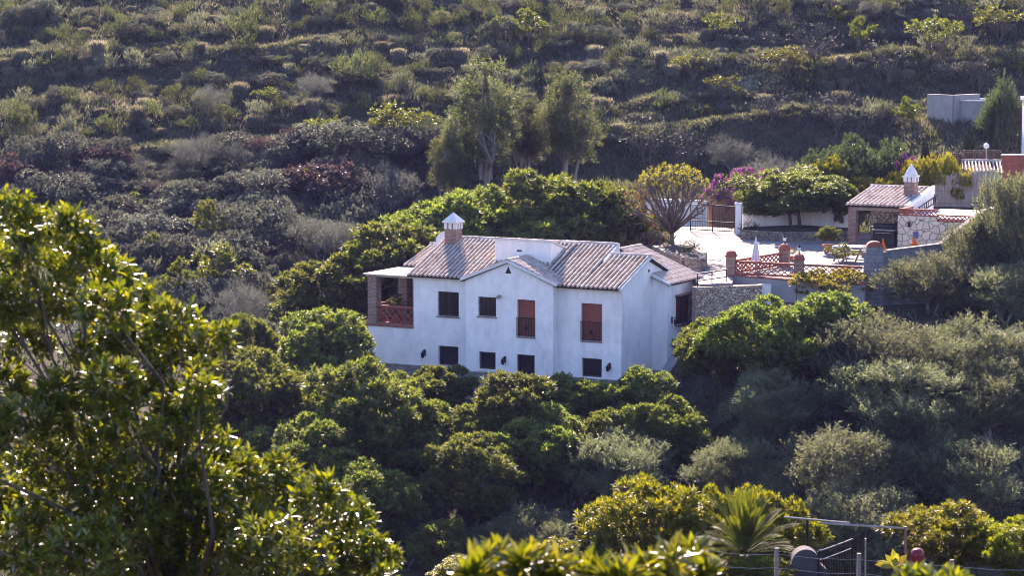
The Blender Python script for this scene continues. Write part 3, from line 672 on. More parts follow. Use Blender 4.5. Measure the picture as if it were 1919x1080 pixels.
def lantern_on(parent, x, y, z):
    m_ = MB().lathe((x, y, z), [(.09, 0), (.03, .04), (.03, .12), (.07, .14)], 8).build('lantern', M['iron'], parent)
    MB().lathe((x, y, z + .14), [(.07, 0), (.10, .17)], 8).build('lamp_glass', M['lampglass'], m_)
    MB().lathe((x, y, z + .31), [(.13, 0), (.05, .08), (.01, .14)], 8).build('lamp_hood', M['iron'], m_)
def brick_pillar(px, py, h, w, label, lamp=False, down=.3):
    g = G(px, py); e = empty('brick_pillar', (g[0], g[1], g[2]), label, 'pillar', HZ * .5)
    MB().box(-w / 2, w / 2, -w / 2, w / 2, -down, h).build('shaft', M['brick'], e)
    MB().box(-w / 2 - .05, w / 2 + .05, -w / 2 - .05, w / 2 + .05, h, h + .08).lathe((0, 0, h + .08), [(w * .62, 0), (w * .58, .1), (w * .42, .2), (w * .1, .26)], 12).build('cap', M['red_brick'], e)
    if lamp: lantern_on(e, 0, 0, h + .33)
    return g
pA = brick_pillar(1370, 516, .95, .46, 'brick pillar with rounded cap beside the driveway rails, no lamp on top', False, 1.2)
pB = brick_pillar(1497, 523, .95, .46, 'brick pillar with lantern between the two front lattice balustrades', True, 1.0)
pC = brick_pillar(1470, 499, .85, .50, 'thick brick pillar with lantern at the back corner of the lattice terrace', True)
def balus(p, q, label, shrink=.22, z0=.06, h=.76):
    p = np.array(p); q = np.array(q); d = (q - p) / np.linalg.norm((q - p)[:2]); p = p + d * shrink; q = q - d * shrink
    e = empty('lattice_balustrade', p, label, 'balustrade')
    a = np.array((0, 0.)); b = (q - p)[:2]; dz = q[2] - p[2]
    lattice(e, a, b, z0, h, 'rail', z0 + dz, h + dz)
balus(pA, pB, 'red lattice balustrade in front of the closed white parasol')
balus(pA, pC, 'red lattice balustrade running back behind the closed white parasol')
pD = G(1624, 528)
balus(pB, pD, 'red lattice balustrade between the lantern pillar and the grey block wall')
# retaining walls in front
def slab_thing(name, label, cat, pts, zt, zb, th, mat, cap=None, capm='cap'):
    """wall through the given points; zt / zb absolute heights per point"""
    e = empty(name, (pts[0][0], pts[0][1], zb[0]), label, cat); o0 = np.array((pts[0][0], pts[0][1])); m_ = MB(); c_ = MB()
    for i in range(len(pts) - 1):
        p = np.array(pts[i][:2]) - o0; q = np.array(pts[i + 1][:2]) - o0
        m_.wall(p, q, zb[i] - zb[0], zt[i] - zb[0], zb[i + 1] - zb[0], zt[i + 1] - zb[0], th)
        if cap: c_.wall(p, q, zt[i] - zb[0] + .002, zt[i] - zb[0] + cap, zt[i + 1] - zb[0] + .002, zt[i + 1] - zb[0] + cap, th + .08)
    if cap:
        m_.build('masonry', M[mat], e); c_.build('coping', M[capm], e); return e
    bpy.data.objects.remove(e, do_unlink=True)
    ob = m_.build(name, M[mat], None, (pts[0][0], pts[0][1], zb[0])); return tag(ob, label, cat)
q0, q1, q2 = G(1372, 516), G(1495, 526), G(1622, 533)
slab_thing('terrace_wall', 'grey rendered retaining wall under the red lattice balustrades', 'wall', [q0 - (0, .1, 0), q1 - (0, .1, 0), q2 - (0, .1, 0)], [q0[2] - .0, q1[2] - .0, q2[2] - .0], [-17.5] * 3, .4, 'grey_plaster', .06, 'red_brick')
a, b = P(1300, 538, 129.3), P(1424, 534, 130.4)
slab_thing('rubble_wall', 'warm brown rubble stone wall beside the villa wing under the driveway', 'wall', [a, b], [a[2], b[2]], [-17.6, -17.6], .5, 'warm_stone')
w = P(1432.5, 556, 130.6); e = empty('store_door', w, 'small white door in the grey wall beneath the lattice balustrade', 'door', HZ * .3)
MB().box(-.33, -.27, -.05, .05, -.4, .62).box(.27, .33, -.05, .05, -.4, .62).box(-.27, .27, -.05, .05, .56, .62).build('frame', M['cap'], e)
MB().box(-.27, .27, -.02, .03, -.4, .56).build('door_leaf', M['white'], e)
# driveway rails
a, b = G(1306, 535), G(1362, 527); e = empty('handrail', a, 'two dark iron rails across the white driveway beside the villa wing', 'railing')
for z in (.22, .58): MB().bar((0, 0, z), tuple((b - a) * [1, 1, 1] + [0, 0, z]), .05).build('rail', M['iron'], e)
for t in (0.02, .5, .98): MB().bar(tuple((b - a) * t + [0, 0, -.1]), tuple((b - a) * t + [0, 0, .6]), .045).build('post', M['iron'], e)
# gate
a, b = G(1294, 433.5), G(1377, 438); e = empty('driveway_gate', a, 'open-barred black iron gate between the tree and the white gate pillar', 'gate'); v = b - a
fr = MB(); 
for z in (.12, .62, 1.55): fr.bar((0, 0, z), tuple(v + [0, 0, z]), .05)
for t in (0, .5, 1): fr.bar(tuple(v * t + [0, 0, .02]), tuple(v * t + [0, 0, 1.62]), .06)
fr.build('frame', M['iron'], e)
br = MB(); n = 26
for i in range(1, n): br.bar(tuple(v * i / n + [0, 0, .12]), tuple(v * i / n + [0, 0, 1.55]), .018)
br.build('bars', M['iron'], e)
g = G(1384, 439); e = empty('gate_pillar', g, 'white pillar beside the iron gate, where the boundary wall starts', 'pillar', -.2)
MB().box(-.17, .17, -.2, .2, -.2, 1.72).build('shaft', M['white'], e); MB().box(-.22, .22, -.25, .25, 1.72, 1.8).build('cap', M['cap'], e)
a, b, c = G(1391, 436), G(1500, 432), G(1600, 438)
slab_thing('boundary_wall', 'cream boundary wall shaded by the orange trees, right of the gate pillar'.replace(', right of the gate pillar', ' beside the gate pillar'), 'wall', [a, b, c], [a[2] + 1.45, b[2] + 1.4, c[2] + 1.3], [a[2] - .3] * 3, .22, 'white', .07)
a, b, c = G(1389, 448), G(1470, 452), G(1590, 450)
slab_thing('planter_wall', 'low rubble kerb holding the planting bed under the orange trees', 'wall', [a, b, c], [a[2] + .5, b[2] + .5, c[2] + .5], [a[2] - .3] * 3, .3, 'dark_stone')
mb = MB(); bed = [G(*q) for q in [(1391, 446), (1470, 450), (1588, 448), (1596, 440), (1500, 434), (1393, 438)]]
mb.add([(p[0], p[1], p[2] + .38) for p in bed] + [(p[0], p[1], p[2] - .2) for p in bed], [tuple(range(6))] + [(i, 6 + i, 6 + (i + 1) % 6, (i + 1) % 6) for i in range(6)])
tag(put('garden_bed', mb.mesh('bed', M['soil'])), kind='structure')
a, b = P(1195, 408, 155), P(1326, 408, 155.5)
slab_thing('lane_wall', 'white wall beyond the flowering tree and the gate', 'wall', [a, b], [P(1195, 372, 155)[2], P(1326, 378, 155.5)[2]], [-14.2] * 2, .22, 'white', .05)
a, b = P(1322, 420, 156), P(1440, 425, 155)
e = empty('reed_fence', (a[0], a[1], -13.9), 'brown reed screen fence behind the gate under the bougainvillea', 'fence')
mb = MB(); n = 70; zt = P(1360, 356, 156)[2] + 13.9
for i in range(n):
    p = (b - a) * i / n; mb.bar((p[0], p[1], 0), (p[0] + random.uniform(-.01, .01), p[1], zt + random.uniform(-.08, .05)), .052)
mb.build('reeds', M['reed'], e)
mb = MB()
for z in (.6, 1.7): mb.bar((0, -.06, z), ((b - a)[0], (b - a)[1] - .06, z), .035)
mb.build('wires', M['wood'], e)
# stone planter with the tree
pts = [G(*q) for q in [(1228, 482), (1250, 494), (1285, 505), (1316, 508), (1319, 496)]]
slab_thing('tree_planter', 'curved dry-stone planter round the flowering tree beside the tiled roof', 'planter', pts, [p[2] + .62 for p in pts], [p[2] - 1.2 for p in pts], .35, 'dark_stone')
mb = MB(); bed = [G(*q) for q in [(1232, 482), (1250, 492), (1285, 503), (1314, 506), (1317, 494), (1290, 478), (1245, 472)]]
mb.add([(p[0], p[1], p[2] + .5) for p in bed] + [(p[0], p[1], p[2] - .5) for p in bed], [tuple(range(7))] + [(i, 7 + i, 7 + (i + 1) % 7, (i + 1) % 7) for i in range(7)])
tag(put('garden_bed', mb.mesh('bed', M['soil'])), kind='structure')

def flower_pot(g, r, h, label, parent=None):
    e = empty('potted_plant', g, label, 'potted plant')
    MB().lathe((0, 0, 0), [(r * .62, 0), (r * .95, h * .85), (r * 1.08, h * .86), (r * 1.08, h), (r * .9, h), (r * .85, h * .9)], 16).build('pot', M['clay'], e, smooth=False)
    return e
# closed white parasol on the lattice terrace
def closed_parasol(g, h, r, label, mat, tilt=0.0, zlow=.75):
    e = empty('closed_parasol', g, label, 'parasol'); e.rotation_euler = (0, tilt, random.uniform(0, 1))
    MB().lathe((0, 0, 0), [(.28, 0), (.28, .06), (.05, .1)], 14).build('base', M['post'], e)
    MB().tube([(0, 0, .08), (0, 0, h)], .02, 8).build('pole', M['wood'], e)
    vs = []; fs = []; n = 24; prof = [(zlow, r), (zlow + (h - zlow) * .3, r * .9), (zlow + (h - zlow) * .55, r * .62), (h - .12, r * .2), (h, .02)]
    for z, rr in prof:
        for k in range(n): q = rr * (1.0 if k % 3 else .62); vs.append((q * cos(2 * pi * k / n), q * sin(2 * pi * k / n), z + (0.05 if k % 3 == 0 and z == zlow else 0)))
    for i in range(len(prof) - 1):
        for k in range(n): fs.append((i * n + k, i * n + (k + 1) % n, (i + 1) * n + (k + 1) % n, (i + 1) * n + k))
    fs.append(tuple(range(n))[::-1])
    MB().add(vs, fs).build('canopy', M[mat], e)
    MB().lathe((0, 0, zlow + .3), [(r * .93, 0), (r * .93, .05)], 16).build('tie', M[mat], e)
closed_parasol(G(1416, 513), 1.9, .2, 'closed white parasol on the lattice terrace', 'fabric', 0, .65)
g = P(1657, 512, 134); g[2] = court(g[0], g[1]); closed_parasol(g, P(1650, 446, 134)[2] - g[2], .19, 'closed orange parasol leaning beside the rounded end of the block wall', 'orange', -.10)
g = P(1712, 512, 137); g[2] = court(g[0], g[1]); closed_parasol(g, P(1712, 443, 137)[2] - g[2], .21, 'closed orange parasol in front of the blue tile on the stone wall', 'orange', .03)
# picnic table
g = G(1592, 488); e = empty('picnic_table', g, 'picnic table with pale top and dark benches in front of the barbecue', 'table', HZ)
MB().box(-.8, .8, -.55, .55, .72, .77).build('table_top', M['fabric'], e)
for y in (-1.0, 1.0): MB().box(-.8, .8, y - .14, y + .14, .42, .46).build('bench', M['wood'], e)
for x in (-.6, .6): MB().bar((x, -.75, 0), (x, .2, .71), .07).bar((x, .75, 0), (x, -.2, .711), .068).bar((x, -1.1, .38), (x, 1.1, .38), .06).build('leg', M['wood'], e)

# grey block wall with a rounded end pillar
c0 = P(1620, 528, 130.3); pts = [c0, P(1660, 530, 130.6), P(1760, 530, 131.5), P(1835, 530, 132.4), P(1900, 530, 133.5)]
zt = [P(1620, 462, 130.3)[2], P(1660, 471.5, 130.6)[2], P(1760, 459, 131.5)[2], P(1835, 398, 132.4)[2], P(1900, 380, 133.5)[2]]
e = empty('block_wall', (c0[0], c0[1], -17.5), 'grey concrete block wall with light coping behind the olive trees', 'wall')
mb = MB(); cp = MB()
for i in range(4):
    p = pts[i][:2] - c0[:2]; q = pts[i + 1][:2] - c0[:2]
    z0, z1 = (zt[i], zt[i + 1]) if i else (zt[1], zt[1])
    mb.wall(p, q, 0, z0 + 17.5, 0, z1 + 17.5, .3)
    if i: cp.wall(p, q, z0 + 17.502, z0 + 17.58, z1 + 17.502, z1 + 17.58, .38)
mb.build('blockwork', M['block'], e); cp.build('coping', M['post'], e)
x0 = (P(1624, 470, 130.0) - c0)[0]; x1 = (P(1656, 470, 130.0) - c0)[0]; zz = zt[1] + 17.5
MB().box(x0, x1, -.24, .22, 0, zz + .28).build('end_pillar', M['block'], e)
mb = MB(); n = 10; vs = []; 
for y in (-.28, .26):
    for k in range(n + 1): vs.append(((x0 + x1) / 2 - cos(pi * k / n) * (x1 - x0) * .48, y, zz + .28 + sin(pi * k / n) * .27))
mb.add(vs, [(k, k + 1, n + 2 + k, n + 1 + k) for k in range(n)] + [tuple(range(n + 1)), tuple(range(n + 1, 2 * n + 2))[::-1], (0, n + 1, 2 * n + 1, n)])
mb.build('rounded_cap', M['red_brick'], e)

# ---- barbecue house
BO = P(1705, 386, 142.0)
bbq = empty('barbecue_house', BO, 'open-fronted barbecue house with tiled roof, brick column and white chimney', 'outbuilding', HZ)
FZ = -2.35
tile_roof('roof', (-3.62, -.25, -.06), (1, 0, 0), (0, 4.05, .74), 3.55, bbq, row=.26, seg=.42)
MB().hexa([(-.1, -.3, -.35), (.06, -.3, -.35), (.06, 3.95, .4), (-.1, 3.95, .4)], [(-.1, -.3, .07), (.06, -.3, .07), (.06, 3.95, .86), (-.1, 3.95, .86)]).build('gable_edge', M['white'], bbq)
mb = MB().add([(0, -.1, FZ), (0, 3.9, FZ), (0, 3.9, .5), (0, -.1, -.2)], [(0, 1, 2, 3)]).add([(-.12, -.1, FZ), (-.12, 3.9, FZ), (-.12, 3.9, .5), (-.12, -.1, -.2)], [(3, 2, 1, 0)]).add([(-.12, -.1, FZ), (0, -.1, FZ), (0, -.1, -.2), (-.12, -.1, -.2)], [(0, 1, 2, 3)])
mb.build('wall', M['white'], bbq)
MB().box(-3.55, -.13, 3.6, 3.9, FZ, .45).build('wall', M['warm_stone'], bbq)
MB().box(-3.4, -.12, -.1, .12, -.34, -.12).build('beam', M['wood'], bbq)
MB().box(-3.45, -3.03, -.16, .26, FZ, -.13).build('column', M['brick'], bbq)
MB().box(-2.1, -1.1, 3.0, 3.59, FZ, -.9).build('fireplace', M['crazy'], bbq)
MB().box(-1.9, -1.25, 2.95, 3.02, FZ + .6, FZ + 1.2).build('hearth', M['iron'], bbq)
MB().box(-3.3, -2.3, 2.9, 3.55, FZ, FZ + .9).build('counter', M['dark_stone'], bbq)
chb = MB().box(-1.02, -.42, 1.9, 2.5, .2, 1.15).build('chimney', M['brick'], bbq)
mb = MB()
for x in (-1.05, -.57):
    for y in (1.87, 2.35): mb.box(x, x + .18, y, y + .18, 1.15, 1.42)
mb.box(-.80, -.64, 1.87, 2.0, 1.15, 1.42)
mb.add([(-1.1, 1.82, 1.42), (-.34, 1.82, 1.42), (-.34, 2.58, 1.42), (-1.1, 2.58, 1.42), (-1.1, 1.82, 1.5), (-.34, 1.82, 1.5), (-.34, 2.58, 1.5), (-1.1, 2.58, 1.5)], [(0, 3, 2, 1), (0, 1, 5, 4), (1, 2, 6, 5), (2, 3, 7, 6), (3, 0, 4, 7)])
mb.lathe((-.72, 2.2, 1.5), [(.40, 0), (.30, .22), (.16, .42), (.06, .56), (.05, .64)], 10)
mb.build('chimney_cap', M['cap'], chb)
g = BO + np.array([cos(HZ) * -1.55 - sin(HZ) * .5, sin(HZ) * -1.55 + cos(HZ) * .5, FZ])
e = empty('covered_grill', g, 'dark covered grill cabinet standing under the barbecue house roof', 'grill', HZ)
MB().box(-.62, .62, -.3, .3, .08, .92).build('cabinet', M['iron'], e, bevel=.03); MB().box(-.68, .68, -.35, .35, .92, 1.0).build('worktop', M['plinth'], e)
MB().box(-.6, .6, -.31, .25, 1.0, 1.3).build('hood', M['iron'], e, bevel=.06)
MB().bar((-.45, -.36, .8), (.45, -.36, .8), .03).build('handle', M['pipe'], e)
# stone annex with lattice parapet and flat white roof
ann = empty('stone_annex', BO, 'flat-roofed annex faced with pale crazy stone and red lattice parapet', 'outbuilding', HZ)
MB().box(0.08, 2.25, -2.1, -1.8, FZ - .2, -.36).box(2.25, 5.2, -2.07, -1.8, FZ - .2, -.62).box(.08, .38, -1.8, -.12, FZ - .2, -.36).build('wall', M['crazy'], ann)
lattice(ann, (.10, -1.95), (2.25, -1.95), -.36, .02, 'parapet', th=.14, pitch=.24, rail=.07)
lattice(ann, (2.27, -1.95), (5.2, -1.95), -.62, -.24, 'parapet', th=.14, pitch=.24, rail=.07)
lattice(ann, (.23, -1.8), (.23, -.2), -.36, .02, 'parapet', th=.14, pitch=.24, rail=.07)
MB().box(.40, 5.2, -1.8, 4.2, -.6, -.44).build('roof', M['cap'], ann)
MB().box(.95, 1.25, -2.13, -2.105, -1.55, -1.2).build('glazed_tile', M['blue'], ann)
mb = MB().lathe((.75, -2.2, -.85), [(.03, -.1), (.08, -.02), (.09, .12), (.02, .2)], 8).bar((.75, -2.1, -.75), (.75, -2.2, -.7), .03); mb.build('wall_lantern', M['iron'], ann)
# black ladder lying on the flat roof against the white gable
e = empty('ladder', BO + np.array([cos(HZ) * .32 - sin(HZ) * .5, sin(HZ) * .32 + cos(HZ) * .5, -.43]), 'dark wooden rack leaning on the white gable of the barbecue house', 'rack', HZ)
MB().bar((0, 0, .02), (0, 3.0, .42), .05).build('rail', M['iron'], e); MB().bar((-.0, 0, .32), (0, 3.0, .78), .05).build('rail', M['iron'], e)
for i in range(8): MB().bar((.0, .2 + i * .37, .06 + i * .05), (.0, .2 + i * .37, .34 + i * .056), .04).build('rung', M['iron'], e)

# bamboo screen behind the annex
a, b = P(1752, 380, 150.2), P(1868, 372, 149.6)
e = empty('bamboo_fence', (a[0], a[1], -12.2), 'grey weathered bamboo screen behind the flat white annex roof', 'fence')
mb = MB(); n = 64; z0_, z1_ = P(1752, 331, 150.2)[2] + 12.2, P(1868, 316, 149.6)[2] + 12.2
for i in range(n):
    p = (b - a) * i / n; mb.bar((p[0], p[1], -.2), (p[0] + random.uniform(-.02, .02), p[1], z0_ + (z1_ - z0_) * i / n + random.uniform(-.1, .06)), .058)
mb.build('canes', M['bamboo'], e); mb = MB()
for z in (.5, 1.2): mb.bar((0, -.07, z), ((b - a)[0], (b - a)[1] - .07, z + .1), .03)
mb.build('wires', M['wood'], e)
def picket(p, q, z0, h, label, n):
    e = empty('picket_fence', (p[0], p[1], z0), label, 'fence'); v = np.array([q[0] - p[0], q[1] - p[1], 0])
    r = MB()
    for z in (.12, h - .15): r.bar((0, 0, z), tuple(v + [0, 0, z]), .05)
    r.build('rails', M['frame'], e); r = MB()
    for i in range(n + 1): r.bar(tuple(v * i / n), tuple(v * i / n + [0, 0, h]), .05 if i % 6 else .10)
    r.build('pickets', M['frame'], e)
a, b = P(1756, 316, 154), P(1806, 318, 151.5); picket(a, b, a[2], 1.0, 'dark picket fence beside the yellow hedge, running down towards the bamboo', 14)
a, b = P(1806, 304, 155), P(1876, 302, 155); picket(a, b, a[2], .72, 'dark picket fence in front of the red tiled canopy', 22)
g = P(1840, 326, 152.5); e = empty('garden_shed', (g[0], g[1], -12.2), 'low white shed with red tiled roof behind the bamboo screen', 'shed', -.1)
hh = g[2] + 12.2
MB().box(-1.1, 1.1, -.6, .9, 0, hh + .1).build('wall', M['white'], e); tile_roof('roof', (-1.2, -.8, hh + .1), (1, 0, 0), (0, 1.9, .55), 2.4, e, row=.2)
a, b = P(1876, 312, 155), P(1919, 310, 154.5)
slab_thing('brick_wall', 'red brick wall with white coping next to the dark picket fence', 'wall', [a, b], [P(1876, 291, 155)[2], P(1925, 291, 154.5)[2]], [-12.2] * 2, .25, 'red_brick', .06)
g = P(1925, 300, 156); e = empty('neighbour_house', (g[0] + 2, g[1] + 3, -12), 'white neighbouring house cut off by the edge of the picture', 'house', 0)
MB().box(-1.0, 4, -2.5, 4, -.5, P(1919, 195, 156)[2] + 12).build('wall', M['white'], e); MB().box(-1.1, 4.2, -2.7, 4.2, P(1919, 195, 156)[2] + 12, P(1919, 195, 156)[2] + 12.2).build('roof', M['cap'], e)
g = P(1848, 300, 154.5); e = empty('garden_lamp', (g[0], g[1], g[2] - .3), 'white globe lamp on a thin post behind the dark picket fence', 'lamp')
MB().tube([(0, 0, 0), (0, 0, .95)], .035).build('post', M['pipe'], e); MB().lathe((0, 0, .95), [(.05, 0), (.15, .08), (.17, .18), (.12, .3), (.03, .34)], 12).build('globe', M['lampglass'], e)
# old water tank and wall up the slope
a, b = P(1738, 230, 172), P(1786, 228, 171); z_ = [P(1738, 177, 172)[2], P(1786, 179, 171)[2]]
slab_thing('ruined_wall', 'flat grey wall joined to the round water tank', 'wall', [a, b, b + (2.0, 2.2, 0)], z_ + [z_[1]], [-11] * 3, .25, 'grey_plaster', .04, 'grey_plaster')
g = P(1822, 228, 172.5); e = empty('water_tank', (g[0], g[1], -11), 'round grey water tank on the slope behind the pointed green tree', 'water tank')
zt_ = P(1822, 188, 172.5)[2] + 11
MB().lathe((0, 0, 0), [(1.55, 0), (1.5, zt_), (1.36, zt_), (1.36, zt_ - .5), (.01, zt_ - .5)], 40).build('shell', M['grey_plaster'], e)
MB().lathe((0, 0, zt_ + .002), [(1.36, 0), (1.36, .09), (1.56, .09), (1.56, 0)], 40).build('rim', M['cap'], e)

# path slanting down the olive slope, a pipe lying beside it
def slope_pt(px, py, d0=99, d1=131):
    r_ = ray(px, py); ds = np.arange(d0, d1, .1); q = r_[None] * (ds / r_[1])[:, None]; dz = q[:, 2] - terr(q[:, 0], q[:, 1]); k = np.argmin(np.abs(dz)); return q[k]
pp = [slope_pt(*q) for q in [(1235, 880), (1262, 850), (1300, 820), (1345, 785), (1400, 745), (1440, 715)]]
vs = []
for i, p in enumerate(pp):
    d = pp[min(i + 1, 5)] - pp[max(i - 1, 0)]; n_ = np.array([-d[1], d[0]]) / np.linalg.norm(d[:2]) * .85
    for sg in (-1, 1): x_, y_ = p[0] + sg * n_[0], p[1] + sg * n_[1]; vs.append((x_, y_, tz(p[0], p[1]) + .16))
vs += [(a, b, c - .8) for a, b, c in vs]
mb = MB().add(vs, [(2 * i, 2 * i + 1, 2 * i + 3, 2 * i + 2) for i in range(5)] + [(2 * i, 2 * i + 2, 14 + 2 * i, 12 + 2 * i) for i in range(5)] + [(2 * i + 3, 2 * i + 1, 13 + 2 * i, 15 + 2 * i) for i in range(5)])
tag(put('path', mb.mesh('path', M['hill'])), kind='structure')
a, b = slope_pt(1258, 836), slope_pt(1296, 807); a[2] = tz(a[0], a[1]) + .2; b[2] = tz(b[0], b[1]) + .2
tag(MB().tube([(0, 0, 0), tuple(b - a)], .05, 8).build('pipe', M['pipe'], None, a), 'grey pipe lying along the slope path under the dark trees', 'pipe')

# ------------------------------------------------------------------ bottom corner: wire fence, pipes, gate, barrel
FD = 66.0
e0 = P(1330, 1052, FD); e = empty('wire_fence', (e0[0], e0[1], tz(e0[0], e0[1])), 'wire fence on pale concrete posts at the bottom edge', 'fence'); b0 = np.array(e.location)
tops = []
for i, (px, py) in enumerate([(1330, 1022), (1456, 1028), (1610, 1038), (1784, 1050), (1940, 1058)]):
    t_ = P(px, py, FD - i * .12); tops.append(t_); gz = tz(t_[0], t_[1])
    m_ = MB().box(t_[0] - .05, t_[0] + .05, t_[1] - .05, t_[1] + .05, gz - .3, t_[2]); m_.v = [tuple(np.array(v) - b0) for v in m_.v]
    m_.build('post', M['post'], e)
for off in (.14, .5, .86):
    m_ = MB()
    for p, q in zip(tops, tops[1:]):
        pts = []
        for k in range(7):
            t = k / 6; w_ = p + (q - p) * t; pts.append(w_ - b0 + np.array([0, -.06, -off - .05 * 4 * t * (1 - t) + random.uniform(-.01, .01)]))
        m_.tube(pts, .007, 5)
    m_.build('wire', M['pipe'], e)
g = P(1690, 1080, 70); e = empty('pipe_arch', (g[0], g[1], g[2]), 'thin rusty pipe frame standing behind the wire fence', 'frame'); b0 = np.array(e.location)
def rel(*a): return tuple(P(*a) - b0)
MB().tube([rel(1470, 970, 72), rel(1592, 981, 70.5)], .028).build('cross_pipe', M['pipe'], e)
MB().tube([rel(1535, 981, 70.4), rel(1698, 991, 70)], .03).build('cross_pipe', M['pipe'], e)
MB().tube([rel(1697, 988, 70), tuple(np.array(rel(1697, 1090, 70)) - (0, 0, 1))], .04).build('upright', M['rust'], e)
MB().tube([rel(1513, 974, 71.6), tuple(np.array(rel(1513, 1090, 71.6)) - (0, 0, 1))], .04).build('upright', M['iron'], e)
MB().tube([rel(1622, 1010, 71), tuple(np.array(rel(1622, 1090, 71)) - (0, 0, 1))], .025).build('upright', M['pipe'], e)
g = P(1508, 1080, 69); e = empty('gate_post', (g[0], g[1], g[2] - .8), 'dark grey rounded gate post with blue panel behind the wire fence', 'post')
hh = P(1508, 1027, 69)[2] - g[2] + .8; prof = []; vs = []; n = 14; W_ = .58
for y in (-.25, .25):
    pts = [(-W_, 0), (-W_ * .95, hh - .55)] + [(-cos(pi * k / n) * .38 * 1.0, hh - .4 + sin(pi * k / n) * .40) for k in range(n + 1)] + [(W_ * .95, hh - .55), (W_, 0)]
    vs += [(x, y, z) for x, z in pts]
k = len(vs) // 2
MB().add(vs, [tuple(range(k)), tuple(range(k, 2 * k))[::-1]] + [(i + 1, i, k + i, k + i + 1) for i in range(k - 1)]).build('pier', M['slate'], e)
MB().box(-.36, .36, -.275, -.255, .3, hh - 1.0).build('panel', M['blue'], e)
# arched iron gate, seen at a slant
p, q = P(1533, 1090, 68.6), P(1596, 1090, 70.6); e = empty('arched_gate', (p[0], p[1], p[2] - .6), 'black arched iron gate beside the rounded grey gate post', 'gate'); b0 = np.array(e.location)
v = q - p; v[2] = 0
def arch(t): return (P(1533, 1034, 68.6)[2] - b0[2]) + (P(1596, 1012, 70.6)[2] - P(1533, 1034, 68.6)[2]) * t ** .6
fr = MB().tube([tuple(v * t + [0, 0, arch(t)]) for t in np.linspace(0, 1, 9)], .03).tube([tuple(v * t + [0, 0, arch(t) - .25]) for t in np.linspace(0, 1, 9)], .022).bar((0, 0, -.3), (0, 0, arch(0)), .06).bar(tuple(v + [0, 0, -.3]), tuple(v + [0, 0, arch(1)]), .06)
fr.build('frame', M['iron'], e); br = MB()
for i in range(1, 13): br.bar(tuple(v * i / 13 + [0, 0, -.3]), tuple(v * i / 13 + [0, 0, arch(i / 13) - .24]), .022)
br.build('bars', M['iron'], e)
g = P(1719, 1061, 69.5); e = empty('red_barrel', g, 'dark red domed plastic barrel on a pale block beside the banana plant', 'barrel')
MB().lathe((0, 0, 0), [(.16, 0), (.19, .04), (.2, .3), (.185, .38), (.12, .45), (.05, .475)], 20).build('drum', M['red_paint'], e, smooth=True)
MB().lathe((0, 0, .16), [(.205, 0), (.205, .03)], 20).build('hoop', M['red_paint'], e)
tag(MB().box(-.34, .34, -.3, .3, -1.6, -.004).build('pale_block', M['post'], None, g, .2), 'pale concrete block carrying the dark red barrel', 'block')

# ------------------------------------------------------------------ foliage
UPV = np.array([0, 0, 1.0])
def unit(a): return a / np.maximum(1e-9, np.linalg.norm(a, axis=-1, keepdims=True))
def leaves_mesh(name, C, D, Nn, L, W, mats, mi=None, fold=.18, droop=.0):
    """one folded four-cornered leaf per row: base C, direction D, face normal Nn, length L, width W"""
    D = unit(D); S = unit(np.cross(D, Nn)); Nn = np.cross(S, D); n = len(C)
    L = np.broadcast_to(L, n)[:, None]; W = np.broadcast_to(W, n)[:, None]
    mid = C + D * L * .48
    V = np.stack([C, mid + S * W * .5 + Nn * W * fold, C + D * L - Nn * L * droop, mid - S * W * .5 + Nn * W * fold], 1).reshape(-1, 3)
    idx = np.arange(n * 4).reshape(n, 4)
    # two triangles so that the fold runs down the midrib
    tri = np.stack([idx[:, [0, 1, 2]], idx[:, [0, 2, 3]]], 1).reshape(-1, 3)
    return mesh_np(name, V, tri.ravel(), np.arange(len(tri)) * 3, None, mats, None if mi is None else np.repeat(mi, 2))
def big_leaves_mesh(name, C, D, Nn, L, W, mats, droop=.12, fold=.22):
    """near leaves: curved and folded, eight corners each"""
    D = unit(D); S = unit(np.cross(D, Nn)); Nn = np.cross(S, D); n = len(C)
    L = np.broadcast_to(L, n)[:, None]; W = np.broadcast_to(W, n)[:, None]
    def st(t, w):
        c = C + D * L * t - Nn * L * droop * t * t * 1.4
        return c + S * W * w * .5 + Nn * W * fold * w, c, c - S * W * w * .5 + Nn * W * fold * w
    a, b = st(.36, .92), st(.70, .86)
    tip = C + D * L - Nn * L * droop * 1.4
    V = np.stack([C, *a, *b, tip], 1).reshape(-1, 3); i = np.arange(n)[:, None] * 8
    F4 = np.concatenate([i + [1, 4, 5, 2], i + [2, 5, 6, 3]], 1).reshape(-1, 4); F3 = np.concatenate([i + [0, 1, 2], i + [0, 2, 3], i + [4, 7, 5], i + [5, 7, 6]], 1).reshape(-1, 3)
    loops = np.concatenate([F4.ravel(), F3.ravel()]); starts = np.concatenate([np.arange(len(F4)) * 4, len(F4) * 4 + np.arange(len(F3)) * 3])
    return mesh_np(name, V, loops, starts, None, mats, smooth=True)

